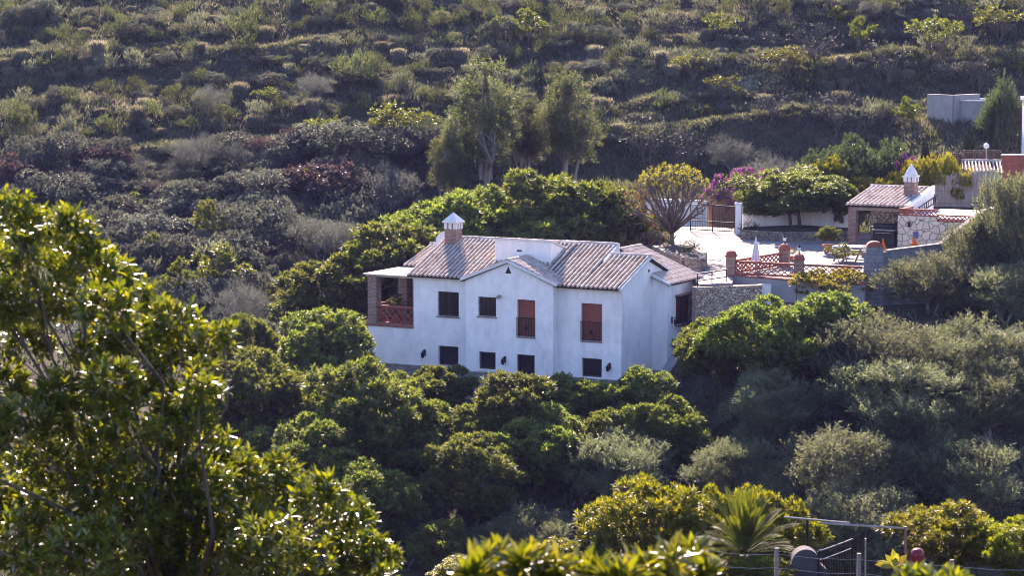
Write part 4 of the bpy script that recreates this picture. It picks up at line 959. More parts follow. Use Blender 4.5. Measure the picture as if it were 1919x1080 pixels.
def sphere_dirs(n, r, zmin=-1.0):
    v = r.normal(size=(n * 3 + 20, 3)); v = unit(v); v = v[v[:, 2] > zmin][:n]
    return v
def clumps_in(r, n, R, H, h0, shape='round'):
    """centres and radii of leaf clumps spread over a crown from h0 to H, radius R"""
    out = []
    for i in range(n * 30):
        if len(out) >= n: break
        d = unit(r.normal(size=3)); q = r.uniform(.40, .90)
        if shape == 'column': d[2] *= 1.0
        p = np.array([d[0] * R * q, d[1] * R * q, (H + h0) / 2 + d[2] * (H - h0) / 2 * q])
        if shape == 'flat': p[2] = h0 + (H - h0) * (.55 + .35 * r.random()) - .3 * (H - h0) * (np.hypot(p[0], p[1]) / R) ** 2
        t = (p[2] - h0) / (H - h0)
        rad = R * r.uniform(.20, .40) * (1.0 if shape != 'column' else (1.1 - .5 * t))
        if shape == 'column': p[:2] *= (1.15 - .5 * t)
        if shape == 'round': p[:2] *= 1 + .22 * math.sin(3 * math.atan2(p[1], p[0]) + n)      # lopsided, not a dome
        if all(np.linalg.norm((p - c) * [1, 1, .8]) > .62 * (rad + rr) for c, rr in out): out.append((p, rad))
    if shape == 'round' and n >= 20:                        # shoots that break the outline
        for i in range(int(n * .7)):
            d = unit(r.normal(size=3)); d[2] = abs(d[2]) * 1.0 - .25; q = r.uniform(.86, 1.10)
            out.append((np.array([d[0] * R * q, d[1] * R * q, (H + h0) / 2 + d[2] * (H - h0) / 2 * q]), R * r.uniform(.09, .17)))
    return out
def rosettes(r, clumps, per, k, L, W, lift=.45, inner=.35, squash=.8, jitter=.5, zmin=-.45, spread=(.35, 1.1)):
    """shoots on the clumps, each ending in k leaves spread round the shoot tip"""
    Cs = []; Ds = []; Ns = []; Ls = []; Ws = []
    for c, rad in clumps:
        n = max(5, int(per * (rad ** 2) * (1.5 if rad < .4 else 1)))
        v = sphere_dirs(n, r, zmin); n = len(v)
        q = r.uniform(inner, 1.0, (n, 1)) ** .45 * r.uniform(.85, 1.18, (n, 1))
        p = c + v * rad * q * [1, 1, squash]
        sd = unit(v * .8 + UPV * lift + r.normal(size=(n, 3)) * .3)
        a = unit(np.cross(sd, r.normal(size=(n, 3)))); b = np.cross(sd, a)
        ph = r.uniform(0, 2 * pi, (n, 1))
        for j in range(k):
            an = ph + j * 2.4; el = spread[0] + (spread[1] - spread[0]) * (j / max(1, k - 1)) + r.normal(size=(n, 1)) * .12
            dd = sd * np.cos(el) + (a * np.cos(an) + b * np.sin(an)) * np.sin(el)
            Cs.append(p + sd * (-.06 * j / k)); Ds.append(dd + r.normal(size=(n, 3)) * .12)
            Ns.append(unit(sd * .6 + UPV * .9 + r.normal(size=(n, 3)) * jitter * .8)); 
            s = r.uniform(.7, 1.15, n); Ls.append(L * s); Ws.append(W * s)
    return [np.concatenate(x) for x in (Cs, Ds, Ns, Ls, Ws)]
def sprigs(r, clumps, per, k, L, W, slen, up=.8, inner=.3, squash=.85, zmin=-.5, open_=.7, hang=0.0):
    """wispy shoots: k narrow leaves set along a stem of length slen"""
    Cs = []; Ds = []; Ns = []; Ls = []; Ws = []
    for c, rad in clumps:
        n = max(3, int(per * rad ** 2)); v = sphere_dirs(n, r, zmin); n = len(v)
        q = r.uniform(inner, 1, (n, 1)) ** .5
        p = c + v * rad * q * [1, 1, squash]
        sd = unit(v * .9 + UPV * (up - 2 * hang) + r.normal(size=(n, 3)) * .35); sl = slen * r.uniform(.6, 1.4, (n, 1))
        for j in range(k):
            t = (j + .5) / k; side = unit(np.cross(sd, r.normal(size=(n, 3))))
            Cs.append(p + sd * sl * t); Ds.append(unit(sd * (1 - open_ * .5) + side * open_ - UPV * hang)); Ns.append(r.normal(size=(n, 3)) * .8 + UPV * 1.1)
            s = r.uniform(.7, 1.2, n); Ls.append(L * s); Ws.append(W * s)
    return [np.concatenate(x) for x in (Cs, Ds, Ns, Ls, Ws)]
def woody(r, clumps, h_fork, rt, lean=.15, stems=1, sag=.1, twigs=0, base_spread=.12):
    """trunk(s) and a tapering limb to every clump"""
    m_ = MB(); forks = []
    for s in range(stems):
        an = r.uniform(0, 2 * pi); f = np.array([cos(an) * lean * (1 if stems == 1 else 2.4), sin(an) * lean * (1 if stems == 1 else 2.4), h_fork * r.uniform(.85, 1.1)])
        b = np.array([cos(an) * base_spread * (stems > 1), sin(an) * base_spread * (stems > 1), -.5])
        mid = (b + f) / 2 + np.array([r.normal() * .05, r.normal() * .05, 0])
        rr = rt / math.sqrt(stems); m_.tube([b, b + (0, 0, .5), mid, f], [rr * 1.5, rr * 1.1, rr * .9, rr * .75], 8); forks.append(f)
    for i, (c, rad) in enumerate(clumps):
        f = min(forks, key=lambda q: np.linalg.norm((q - c)[:2]))
        d = c - f; L = np.linalg.norm(d); m1 = f + d * .4 + np.array([r.normal() * .06 * L, r.normal() * .06 * L, L * sag]); m2 = f + d * .75 + np.array([r.normal() * .05 * L, r.normal() * .05 * L, L * sag * .6])
        r0 = rt * .5 / math.sqrt(stems); m_.tube([f - (0, 0, .1), m1, m2, c], [r0, r0 * .7, r0 * .45, r0 * .15], 6)
        for k in range(twigs):
            v = unit(r.normal(size=3) + UPV * .3); e = c + v * rad * .95; st = m2 if k % 2 else c
            m_.tube([st, (st + e) / 2 + r.normal(size=3) * .08 * rad, e], [r0 * .25, r0 * .16, r0 * .06], 4)
    return m_
def rs(seed): return np.random.default_rng(seed)

def proto(kind, seed):
    """-> (list of (part name, mesh)), crown radius, total height"""
    r = rs(seed)
    if kind == 'avocado':
        Rr, H = 2.3, 4.6; cl = clumps_in(r, 30, Rr, H, .6); m_ = woody(r, cl, 1.0, .13, stems=2)
        lv = rosettes(r, cl, 185, 9, .25, .09, jitter=.5, zmin=-.5, inner=.35); mats, bark = [L_AVO], 'bark'
    elif kind == 'lime':
        Rr, H = 1.2, 3.4; cl = clumps_in(r, 16, Rr, H, .5, 'column'); m_ = woody(r, cl, .8, .07, stems=2)
        lv = rosettes(r, cl, 300, 8, .16, .06); mats, bark = [L_LIME], 'bark'
    elif kind == 'loquat':
        Rr, H = 1.9, 3.6; cl = clumps_in(r, 26, Rr, H, .5); m_ = woody(r, cl, .9, .1, stems=2)
        lv = rosettes(r, cl, 190, 9, .215, .07, spread=(.3, 1.25)); mats, bark = [L_LOQ], 'bark'
    elif kind == 'orange':
        Rr, H = 2.0, 3.4; cl = clumps_in(r, 34, Rr, H, .7); m_ = woody(r, cl, 1.0, .1, stems=2)
        lv = rosettes(r, cl, 480, 8, .125, .055, spread=(.4, 1.2), zmin=-.8, inner=.2); mats, bark = [L_AVO], 'bark'
    elif kind == 'olive':
        Rr, H = 2.3, 4.4; cl = clumps_in(r, 26, Rr, H, .25); m_ = woody(r, cl, .9, .16, stems=3)
        lv = sprigs(r, cl, 175, 12, .18, .05, .52, up=1.1, open_=.65); mats, bark = [L_OLV], 'pale_bark'
    elif kind == 'grey_olive':
        Rr, H = 1.8, 3.2; cl = clumps_in(r, 18, Rr, H, .3); m_ = woody(r, cl, .7, .1, stems=3)
        lv = sprigs(r, cl, 210, 11, .12, .024, .5, up=1.0); mats, bark = [L_GOLV], 'pale_bark'
    elif kind == 'eucalyptus':
        Rr, H = 2.0, 9.0; cl = [(c, q * .78) for c, q in clumps_in(r, 40, Rr, H, 1.8, 'column')]; m_ = woody(r, cl, 2.6, .16, lean=.35, stems=2, sag=-.02, twigs=3)
        for c in range(2):
            m_.tube([(.3 * (-1) ** c, .1, 1.5), (.35 * (-1) ** c, -.1 * c, 4), (.12 * (-1) ** c, .1, 6.5), (0, 0, 8.4)], [.13, .10, .06, .02], 7)
        lv = sprigs(r, cl, 330, 10, .23, .055, .5, up=.35, hang=.12, squash=1.15); mats, bark = [L_EUC], 'pale_bark'
    elif kind == 'fig':
        Rr, H = 2.0, 3.0; cl = clumps_in(r, 13, Rr, H, 1.3); m_ = woody(r, cl, .7, .12, stems=2, sag=.16, twigs=5)
        lv = rosettes(r, cl, 60, 6, .19, .13); mats, bark = [L_LIME], 'bark'
    elif kind == 'rust':
        Rr, H = 1.7, 2.6; cl = clumps_in(r, 22, Rr, H, .5); m_ = woody(r, cl, .5, .07, stems=3, sag=.05, twigs=8)
        lv = rosettes(r, cl, 55, 5, .13, .06, jitter=.9); mats, bark = [L_RUST], 'bark'
    elif kind == 'bare':
        Rr, H = 2.0, 3.2; cl = clumps_in(r, 16, Rr, H, .9); m_ = woody(r, cl, .6, .10, stems=2, sag=.16, twigs=12)
        lv = rosettes(r, cl, 14, 4, .12, .07); mats, bark = [L_BRAM], 'bark'
    elif kind == 'cypress':
        Rr, H = .35, 2.6; cl = [(np.array([0, 0, .3 + i * .3]), .36 * (1 - (i / 7.6) ** 1.6) + .03) for i in range(8)]; m_ = MB().tube([(0, 0, -.4), (0, 0, 2.0)], [.07, .02])
        lv = sprigs(r, cl, 1500, 7, .10, .04, .25, up=2.2, open_=.3); mats, bark = [L_CYP], 'bark'
    elif kind == 'pine':
        Rr, H = 1.5, 4.2; cl = [(np.array([r.normal() * .35 * (1 - t), r.normal() * .35 * (1 - t), .4 + t * 3.3]), 1.1 * (1.05 - t)) for t in np.linspace(0, .97, 12)]
        cl += [(np.array([cos(a) * .9, sin(a) * .9, r.uniform(.8, 2.4)]), .5) for a in np.linspace(0, 6, 7)]
        m_ = woody(r, cl, .8, .12); lv = sprigs(r, cl, 330, 10, .13, .05, .45, up=1.6, open_=.5); mats, bark = [L_OLE], 'bark'
    elif kind == 'oleander':
        Rr, H = 2.5, 2.9; cl = clumps_in(r, 42, Rr, H, .2); m_ = woody(r, cl, .6, .09, stems=4)
        lv = rosettes(r, cl, 230, 9, .17, .045, spread=(.3, 1.1)); mats, bark = [L_OLE], 'bark'
    elif kind == 'bougainvillea':
        Rr, H = 1.4, 2.0; cl = clumps_in(r, 16, Rr, H, .3); m_ = woody(r, cl, .5, .06, stems=3)
        a = rosettes(r, cl, 190, 7, .12, .09, jitter=1.0, zmin=-.2, inner=.7); b = rosettes(r, cl, 170, 6, .11, .05)
        mi = np.concatenate([(r.random(len(a[0])) < .3).astype(int), np.ones(len(b[0]), int)]); lv = [np.concatenate([x, y]) for x, y in zip(a, b)]
        return [('stems', m_.mesh('stems', M['bark'])), ('crown', leaves_mesh('crown', *lv, [L_MAG, L_AVO], mi))], Rr, H
    elif kind == 'yellow_hedge':
        Rr, H = 1.6, 1.7; cl = clumps_in(r, 20, Rr, H, .2); m_ = woody(r, cl, .4, .05, stems=4)
        lv = rosettes(r, cl, 330, 7, .11, .06, jitter=.8); mats, bark = [L_YEL], 'bark'
    elif kind == 'gorse':
        Rr, H = .75, 1.1; cl = clumps_in(r, 10, Rr, H, .05); m_ = None
        lv = sprigs(r, cl, 330, 7, .13, .035, .26, up=1.2, open_=.45); mats = [L_GORSE]
    elif kind == 'sage':
        Rr, H = .75, .95; cl = clumps_in(r, 9, Rr, H, .05); m_ = None
        lv = sprigs(r, cl, 300, 7, .13, .04, .28, up=1.3, open_=.4); mats = [L_SAGE]
    elif kind == 'tussock':
        Rr, H = .6, .95; n = 620; v = sphere_dirs(n, r, .05); n = len(v); b = np.concatenate([r.normal(size=(n, 2)) * .2, np.zeros((n, 1))], 1)
        d = unit(v * [.55, .55, 1] + UPV * .9); ln = r.uniform(.5, 1.05, n); a = [b, d, r.normal(size=(n, 3)), ln, np.full(n, .026)]
        hd = [b + d * ln[:, None] * .72, unit(d + r.normal(size=(n, 3)) * .25), r.normal(size=(n, 3)), np.full(n, .24), np.full(n, .06)]
        lv = [np.concatenate([x, y]) for x, y in zip(a, hd)]; mats = [L_DRY]; m_ = None
    elif kind in ('bramble', 'redbramble'):
        Rr, H = 1.7, 1.5; cl = clumps_in(r, 22, Rr, H, .0); m_ = woody(r, cl, .3, .03, stems=5, twigs=2)
        lv = rosettes(r, cl, 210, 6, .11, .07, jitter=.9, inner=.5); mats, bark = [L_BRAM if kind == 'bramble' else L_RED], 'bark'
    elif kind == 'sapling':
        Rr, H = 1.2, 1.9; cl = clumps_in(r, 12, Rr, H, .4); m_ = woody(r, cl, .4, .05, stems=3, twigs=2)
        lv = rosettes(r, cl, 190, 7, .15, .09); mats, bark = [L_LIME], 'pale_bark'
    else: raise KeyError(kind)
    parts = [('crown' if m_ is not None else 'foliage', leaves_mesh(kind + '_leaves', *lv, mats))]
    if m_ is not None: parts.insert(0, ('trunk' if kind not in ('bramble', 'redbramble', 'sapling', 'oleander', 'yellow_hedge') else 'stems', m_.mesh(kind + '_wood', M[bark])))
    return parts, Rr, H
NVAR = dict(avocado=5, olive=4, loquat=3, gorse=3, sage=2, tussock=3, bramble=3, redbramble=2, fig=2, eucalyptus=2, bare=2)
PROTO = {}
def get(kind, i):
    k = (kind, i % NVAR.get(kind, 1))
    if k not in PROTO: PROTO[k] = proto(kind, 100 + hash_(kind) + k[1] * 17)
    return PROTO[k]
def hash_(s): return sum((i + 1) * ord(c) for i, c in enumerate(s))

PLACED = []
def stand(kind, i, loc, sxy, sz, name, label, cat, group=None, rz=None):
    parts, Rr, H = get(kind, i)
    if len(parts) == 1:
        o = put(name, parts[0][1], None, loc, random.uniform(0, 2 * pi) if rz is None else rz); o.scale = (sxy, sxy, sz); tag(o, label, cat, group)
    else:
        o = empty(name, loc, label, cat, random.uniform(0, 2 * pi) if rz is None else rz, group, (sxy, sxy, sz))
        for nm, me in parts: put(nm, me, o)
    PLACED.append((kind, o)); return o
def solve(px, pytop, wpx, ratio, d0, d1):
    """depth at which a plant of this picture size and shape stands on the ground"""
    best = None
    for d in np.arange(d0, d1, .25):
        w = P(px, pytop, d); hgt = w[2] - tz(w[0], w[1]); want = ratio * wpx * d / F
        s = abs(math.log(max(.05, hgt) / want))
        if best is None or s < best[0]: best = (s, d, w, hgt, wpx * d / F)
    return best[1:]
def tree(kind, i, px, pytop, wpx, label, ratio=None, dr=(98, 165), name=None, cat='tree', group=None, base=None, d=None):
    parts, Rr, H = get(kind, i); ratio = ratio or H / (2 * Rr)
    if d is None: d, w, hgt, W = solve(px, pytop, wpx, ratio, *dr)
    else: w = P(px, pytop, d); W = wpx * d / F; hgt = w[2] - (tz(w[0], w[1]) if base is None else base)
    zg = w[2] - hgt
    sz = hgt / H * (.86 if kind == 'olive' else .94)
    return stand(kind, i, (w[0], w[1], zg - .05), W / (2 * Rr) * 1.05, sz, name or kind + '_tree', label, cat, group)

# ------------------------------------------------------------------ trees and shrubs one by one
GA, GO = 'avocado trees round the villa', 'olive trees on the slope'
AV = [  # px, top py, width px, label
    (612, 572, 200, 'broad leafy tree against the terrace end of the villa'),
    (470, 645, 210, 'bushy tree behind the near loquat branches, below the terrace'),
    (700, 664, 240, 'large sunlit avocado tree overlapping the lower corner of the white wall'),
    (455, 575, 130, 'small dark tree below the grey bush on the gully edge'),
    (590, 760, 210, 'sunlit avocado tree below the yellow-green column shrub'),
    (885, 806, 180, 'sunlit avocado tree alone in the shadow below the villa plinth'),
    (1000, 775, 160, 'avocado tree with a few sunlit shoots beneath the ground-floor door'),
    (690, 852, 190, 'low avocado tree beside the near loquat crown, lowest but one in the gully'),
    (830, 965, 120, 'small avocado tree next to the grey-green olive at the gully bottom'),
    (822, 676, 120, 'dark shaded tree touching the leftmost basement window'.replace('leftmost', 'first')),
    (965, 690, 180, 'dark shaded tree in front of the basement door'),
    (1070, 692, 130, 'dark shaded tree under the wider balcony door'),
    (1190, 680, 150, 'dark shaded tree at the gable corner of the villa'),
    (1430, 548, 190, 'glossy avocado tree in front of the warm rubble wall'),
    (1345, 585, 150, 'avocado tree at the foot of the slanting stair wall'),
    (1550, 540, 160, 'dark avocado tree under the creeper on the lattice balustrade'),
    (1250, 735, 150, 'dark shaded tree above the slope path'),
    (760, 768, 150, 'shaded avocado tree under the terrace corner, half lit on top'),
    (1090, 800, 130, 'dark shaded tree behind the pale olive in mid slope'),
    (745, 690, 110, 'small shaded tree between the large sunlit avocado and the first basement window'),
    (895, 752, 130, 'shaded tree below the plinth between the two basement windows'),
    (1020, 745, 150, 'shaded tree below the basement door, second row down'),
    (1150, 760, 130, 'shaded tree second row down under the gable corner'),
    (520, 800, 170, 'shaded tree beside the near loquat crown below the leaning lime shrub'),
    (645, 462, 190, 'dark avocado tree nearest the terrace, behind the slatted roof'),
    (735, 408, 220, 'avocado tree rising behind the far small roof'),
    (835, 350, 220, 'avocado tree behind the chimney'),
    (920, 342, 210, 'bright avocado tree at the foot of the tallest eucalyptus'),
    (1030, 304, 250, 'bright avocado tree at the foot of the shorter eucalyptus'),
    (1125, 326, 210, 'avocado tree behind the taller tiled slope of the villa'),
    (905, 380, 160, 'low avocado tree showing just above the villa ridge beside the chimney'),
    (1010, 382, 190, 'low avocado tree just above the white stair block'),
    (1188, 372, 130, 'low avocado tree beside the white courtyard edge'),
    (790, 440, 130, 'avocado tree behind the satellite dish'),
    (1100, 385, 140, 'low avocado tree just above the taller tiled ridge'),
    (560, 540, 110, 'dark climbing tree at the gully side of the terrace'),
]
for i, (px, py, w, lab) in enumerate(AV):
    far = py < 560 and px < 1250
    tree('avocado', i, px, py, w, lab, dr=(133.5, 147) if far else (98, 127.5), name='avocado_tree', group=GA, ratio=.95 if far else 1.0)
tree('lime', 0, 530, 690, 75, 'upright yellow-green column shrub among the avocado trees', dr=(100, 126))
tree('lime', 0, 470, 745, 95, 'yellow-green leaning shrub beside the near loquat branches', dr=(100, 126))
OL = [
    (1625, 572, 215, 'big olive tree below the grey block wall'),
    (1750, 462, 150, 'olive tree touching the block wall below its coping'),
    (1848, 405, 150, 'dark olive tree in front of the upper block wall coping'),
    (1908, 306, 150, 'tall olive tree covering the end of the bamboo screen'),
    (1885, 480, 150, 'olive tree at the picture edge beneath the tall one by the bamboo'),
    (1820, 580, 210, 'olive tree in the middle of the upper row under the dark olive'),
    (1440, 690, 170, 'rounded olive tree above the slope path'),
    (1375, 815, 160, 'lower rounded olive tree beside the slope path'),
    (1690, 650, 240, 'widest olive tree, in the middle of the grove'),
    (1860, 660, 200, 'olive tree at the picture edge, middle row of the grove'),
    (1590, 795, 230, 'spreading olive tree above the palm'),
    (1830, 815, 210, 'olive tree above the yellow loquat hedge at the fence'),
    (1150, 796, 190, 'pale upright olive tree in mid slope below the villa gable'),
    (995, 938, 150, 'pale grey-green olive tree behind the near bottom shoots'),
    (895, 985, 110, 'small grey olive bush beside the pale olive at the gully bottom'),
    (1620, 905, 230, 'silvery olive tree directly behind the thin pipe frame'),
    (1500, 560, 120, 'dark small olive between the avocado and the big olive'),
    (1460, 880, 140, 'shaded olive tree between the path olive and the palm'),
    (1740, 760, 170, 'shaded olive tree below the widest one'),
]
for i, (px, py, w, lab) in enumerate(OL):
    tree('olive', i, px, py, w, lab, dr=(100, 129.5), name='olive_tree', group=GO, ratio=.85)
LQ = [(1330, 1030, 110, 'dark low bush in front of the palm trunk', 68.8), (1440, 1035, 100, 'low bush beside the palm trunk behind the wire fence', 68.6), (1388, 1046, 90, 'lowest bush hiding the palm trunk', 68.4), (1225, 888, 240, 'broad loquat tree with glossy leaves beside the palm', 74), (1440, 905, 170, 'yellowing loquat tree behind the palm', 75.5), (1795, 930, 230, 'yellow-green loquat tree behind the thin pipe upright', 73),
      (1905, 960, 160, 'yellow-green loquat tree at the picture edge by the fence', 71.5), (1075, 1008, 150, 'yellow low loquat bush behind the bottom shoots', 72), (1335, 900, 110, 'upright loquat shoots between the broad loquat and the palm', 76), (880, 1040, 130, 'low loquat bush at the bottom edge below the small grey olive', 71)]
for i, (px, py, w, lab, d) in enumerate(LQ):
    tree('loquat', i, px, py, w, lab, d=d, name='loquat_tree', group='loquat trees by the wire fence')
# tall trees and the plants behind the villa
tree('eucalyptus', 0, 908, 82, 138, 'tallest feathery eucalyptus behind the villa', d=162, group='eucalyptus trees')
tree('eucalyptus', 1, 1062, 110, 112, 'shorter slim eucalyptus behind the villa', d=163, group='eucalyptus trees')
tree('eucalyptus', 0, 838, 215, 70, 'low eucalyptus side tree leaning by the tallest one', d=160, group='eucalyptus trees')
tree('eucalyptus', 1, 985, 165, 85, 'thin pale tree between the two tall eucalyptus trees', d=165, group='eucalyptus trees')
GR = [(600, 405, 95, 'grey olive bush in the gully above the dark avocado', (140, 162)), (660, 412, 80, 'smaller grey olive bush beside the gully avocado', (140, 162)), (455, 528, 110, 'round grey bush on the gully edge above the small dark tree', (130, 156)),
      (362, 252, 90, 'dark rounded olive on the terrace bank', (158, 185)), (425, 268, 70, 'pale green bush next to the dark rounded olive on the bank', (158, 185)), (390, 158, 62, 'grey rounded bush standing alone in the open scrub', (160, 190)),
      (1370, 255, 85, 'grey olive bush up the slope from the bougainvillea', (155, 175)), (1455, 288, 115, 'silver olive bush behind the orange tree', (152, 165)), (735, 310, 100, 'grey thorny bush at the foot of the low eucalyptus', (150, 168)), (590, 135, 60, 'grey bush in the open scrub level with the eucalyptus tops', (165, 192)), (250, 290, 50, 'small grey bush at the end of the terrace bank', (158, 185))]
for i, (px, py, w, lab, dr) in enumerate(GR): tree('grey_olive', 0, px, py, w, lab, dr=dr, name='grey_bush', cat='bush', group='grey bushes on the hillside')
FG = [(1350, 22, 80, 'green fig tree near the top of the slope beyond the grass bank'), (1297, 100, 75, 'fig tree below the green one near the hilltop'), (1472, 82, 85, 'fig tree in mid slope with bare limbs'), (1752, 30, 110, 'spreading fig tree with yellow leaves above the dry bank'),
      (1872, 5, 100, 'yellow fig tree in the upper picture corner'), (1352, 138, 70, 'small fig tree on the grass terrace'), (745, 188, 120, 'yellow fig bush on the bank beside the tallest eucalyptus'), (605, 218, 85, 'yellow-green fig bush on the terrace bank'), (500, 160, 50, 'small yellow-green fig bush in the open scrub')]
for i, (px, py, w, lab) in enumerate(FG): tree('fig', i, px, py, w, lab, dr=(154, 205), name='fig_tree', group='fig trees on the hillside')
BR = [(1215, 205, 130, 'bare grey thicket beside the shorter eucalyptus'), (1290, 235, 110, 'bare branching tree above the flowering tree'), (1440, 140, 110, 'leafless dark tree on the grass slope'), (1560, 160, 120, 'leafless spreading tree above the round shrub'), (1520, 30, 130, 'bare dark tree near the top edge of the slope'), (1660, 60, 120, 'bare tree above the dry grass bank'), (1830, 95, 100, 'bare twisted tree uphill of the water tank'), (720, 330, 110, 'bare fallen-looking grey tree by the gully')]
for i, (px, py, w, lab) in enumerate(BR): tree('bare', i, px, py, w, lab, dr=(150, 205), name='bare_tree', group='leafless trees on the hillside')
# round the courtyard
def at_court(kind, i, px, pybase, pytop, wpx, label, name=None, cat='tree', raise_=0.0, group=None):
    g = G(px, pybase); d = g[1]; return tree(kind, i, px, pytop, wpx, label, name=name, cat=cat, d=d, base=g[2] + raise_, group=group)
at_court('orange', 0, 1500, 437, 308, 205, 'dark orange tree spreading over the boundary wall', 'orange_tree', raise_=.3)
at_court('orange', 0, 1425, 434, 345, 90, 'lighter orange tree by the gate pillar', 'orange_tree', raise_=.3)
at_court('oleander', 0, 1607, 420, 252, 175, 'big round oleander shrub beyond the barbecue house', 'oleander', 'shrub')
at_court('loquat', 0, 1560, 430, 285, 70, 'pale green tree beside the round oleander', 'loquat_tree')
at_court('avocado', 1, 1575, 436, 330, 70, 'dark tree between the orange tree and the barbecue roof', 'avocado_tree')
tree('bougainvillea', 0, 1375, 312, 95, 'magenta bougainvillea above the reed fence', name='bougainvillea', cat='shrub', d=156.5)
tree('bougainvillea', 0, 1428, 318, 60, 'pale pink bougainvillea beside the silver olive bush', name='bougainvillea', cat='shrub', d=156)
tree('bougainvillea', 0, 1690, 288, 65, 'magenta bougainvillea between the oleander and the yellow hedge', name='bougainvillea', cat='shrub', d=153.5)
for (px, py, w, lab) in [(1640, 328, 95, 'yellowing creeper over the back of the barbecue roof'), (1705, 318, 90, 'yellow hedge bush behind the white barbecue chimney'), (1760, 282, 80, 'tall yellow hedge bush beside the dark picket fence'), (1720, 296, 70, 'yellow hedge bush below the magenta bougainvillea'), (1800, 312, 70, 'rusty yellow creeper over the top of the bamboo screen')]:
    tree('yellow_hedge', 0, px, py, w, lab, name='yellow_hedge_bush', cat='hedge', d=151.2 if px < 1790 else 150.6, base=-12.2)
for px, py, lab in [(1735, 245, 'thin dark cypress uphill of the yellow hedge'), (1818, 232, 'thicker dark cypress by the globe lamp'), (1869, 240, 'thin dark cypress by the white neighbouring house')]:
    tree('cypress', 0, px, py, 26 if px == 1818 else 17, lab, name='cypress', d=157.5)
tree('pine', 0, 1882, 120, 95, 'pointed green tree in front of the round water tank', name='conifer', d=168)
# flowering courtyard tree: many bare limbs, yellow top, rusty side
r = rs(5); g = G(1258, 474); Hh = P(1258, 308, g[1])[2] - g[2]
cl = [(np.array([cos(a) * q, sin(a) * q, h]), .55) for a, q, h in [(i * 2.4, .4 + 2.1 * (i / 34) ** .6, Hh * (.93 - .50 * (i / 34) ** 1.3)) for i in range(34)]]
e = empty('flowering_tree', g, 'spreading courtyard tree with bare limbs, yellow top and rusty sides', 'tree')
woody(r, cl, 1.1, .16, lean=.05, sag=-.02, twigs=14).build('trunk', M['bark'], e, smooth=True)
top = [c for c in cl if c[0][2] > Hh * .74]; low = [(c, q) for c, q in cl if c[2] <= Hh * .74]
put('crown', leaves_mesh('yellow_crown', *rosettes(r, top, 60, 6, .15, .07, jitter=.8), [L_YEL]), e)
put('crown', leaves_mesh('rusty_crown', *rosettes(r, low, 24, 5, .13, .06, jitter=.8), [L_RUST]), e)['label'] = 'sparse rusty lower crown'
g = P(1205, 440, 143); sz_ = tree('rust', 0, 1203, 348, 105, 'rusty red shrub beside the flowering tree', name='rusty_shrub', cat='shrub', d=144)
# pots and small plants
def potted(px, py, r0, hp, kind, sc_, label):
    g = G(px, py); e = flower_pot(g, r0, hp, label); parts, Rr, H = get(kind, 0)
    o = put('foliage', parts[-1][1], e, (0, 0, hp * .8)); s = sc_ / (2 * Rr); o.scale = (s, s, s * 1.0); return e
potted(1551, 473, .30, .42, 'orange', 1.25, 'round green shrub in a terracotta pot on the courtyard'); potted(1250, 478, .22, .45, 'gorse', .5, 'terracotta pot at the foot of the flowering tree')
potted(1484, 489, .16, .25, 'gorse', .6, 'small potted plant between the two lantern pillars')
g = H2W(-13.3, 1.2, -2.5); e = flower_pot(g, .2, .35, 'yellow-green plant in a pot on the villa terrace'); o = put('foliage', get('lime', 0)[0][-1][1], e, (0, 0, .3)); o.scale = (.42, .42, .36)
for px, py, w, k, lab, nm in [(1288, 487, 46, 'gorse', 'low green plant in the dry-stone planter', 'planter_shrub'), (1226, 455, 52, 'bramble', 'dark plant at the end of the dry-stone planter', 'planter_shrub'), (1578, 486, 60, 'sapling', 'pale yellow-green plant in front of the picnic table', 'garden_plant'), (1402, 432, 40, 'gorse', 'dark low plant under the lighter orange tree', 'garden_plant')]:
    parts, Rr, H = get(k, 0); g = G(px, py + 10); s = w * g[1] / F / (2 * Rr); stand(k, 0, (g[0], g[1], g[2] + (.45 if nm == 'planter_shrub' else .0)), s, s * .8, nm, lab, 'plant')
tree('yellow_hedge', 0, 1560, 500, 150, 'yellow-green creeper hanging over the lattice balustrade by the block wall', name='creeper', cat='shrub', d=131.0)
# palm by the fence
def palm(px, py, d, R_, label):
    w = P(px, py, d); zg = tz(w[0], w[1]); r = rs(9); e = empty('palm', (w[0], w[1], zg), label, 'palm'); h = w[2] - zg
    MB().tube([(0, 0, -.3), (0, 0, h * .5), (.03, 0, h)], [.22, .2, .17], 10).build('trunk', M['bark'], e)
    for k in range(64):
        az = k * 2.4; el = R(88 - 70 * (k / 63)); d0 = np.array([cos(az) * cos(el), sin(az) * cos(el), sin(el)]); L = R_ * r.uniform(.65, 1.1); pts = []; p = np.array([0, 0, h]); dd = d0.copy()
        for s in range(12): pts.append(p); p = p + dd * L / 11; dd = unit(dd + np.array([0, 0, -.06]))
        pts = np.array(pts); C = []; D = []; Nn = []
        for s in range(46):
            t = .14 + .86 * s / 46; f = t * 11; i0 = min(10, int(f)); q = pts[i0] + (pts[i0 + 1] - pts[i0]) * (f - i0) if i0 < 11 else pts[11]; tg = unit(pts[i0 + 1] - pts[i0]); sd = unit(np.cross(tg, UPV + .01))
            for sg in (-1, 1): C.append(q); D.append(tg * 1.0 + sd * sg * .5 + np.array([0, 0, .12])); Nn.append(np.cross(tg, sd * sg))
        C = np.array(C); t_ = np.repeat(np.linspace(.14, 1, 46), 2); ln = .36 * np.sin(np.clip(t_ * 3.0, .3, 3.0)) + .08
        fr = put('frond', leaves_mesh('frond', C, np.array(D), np.array(Nn), ln, np.full(len(C), .016), [L_PALM]), e)
        if k < 1: pass
    return e
palm(1395, 1042, 70, 1.75, 'feathery green palm between the loquat trees')
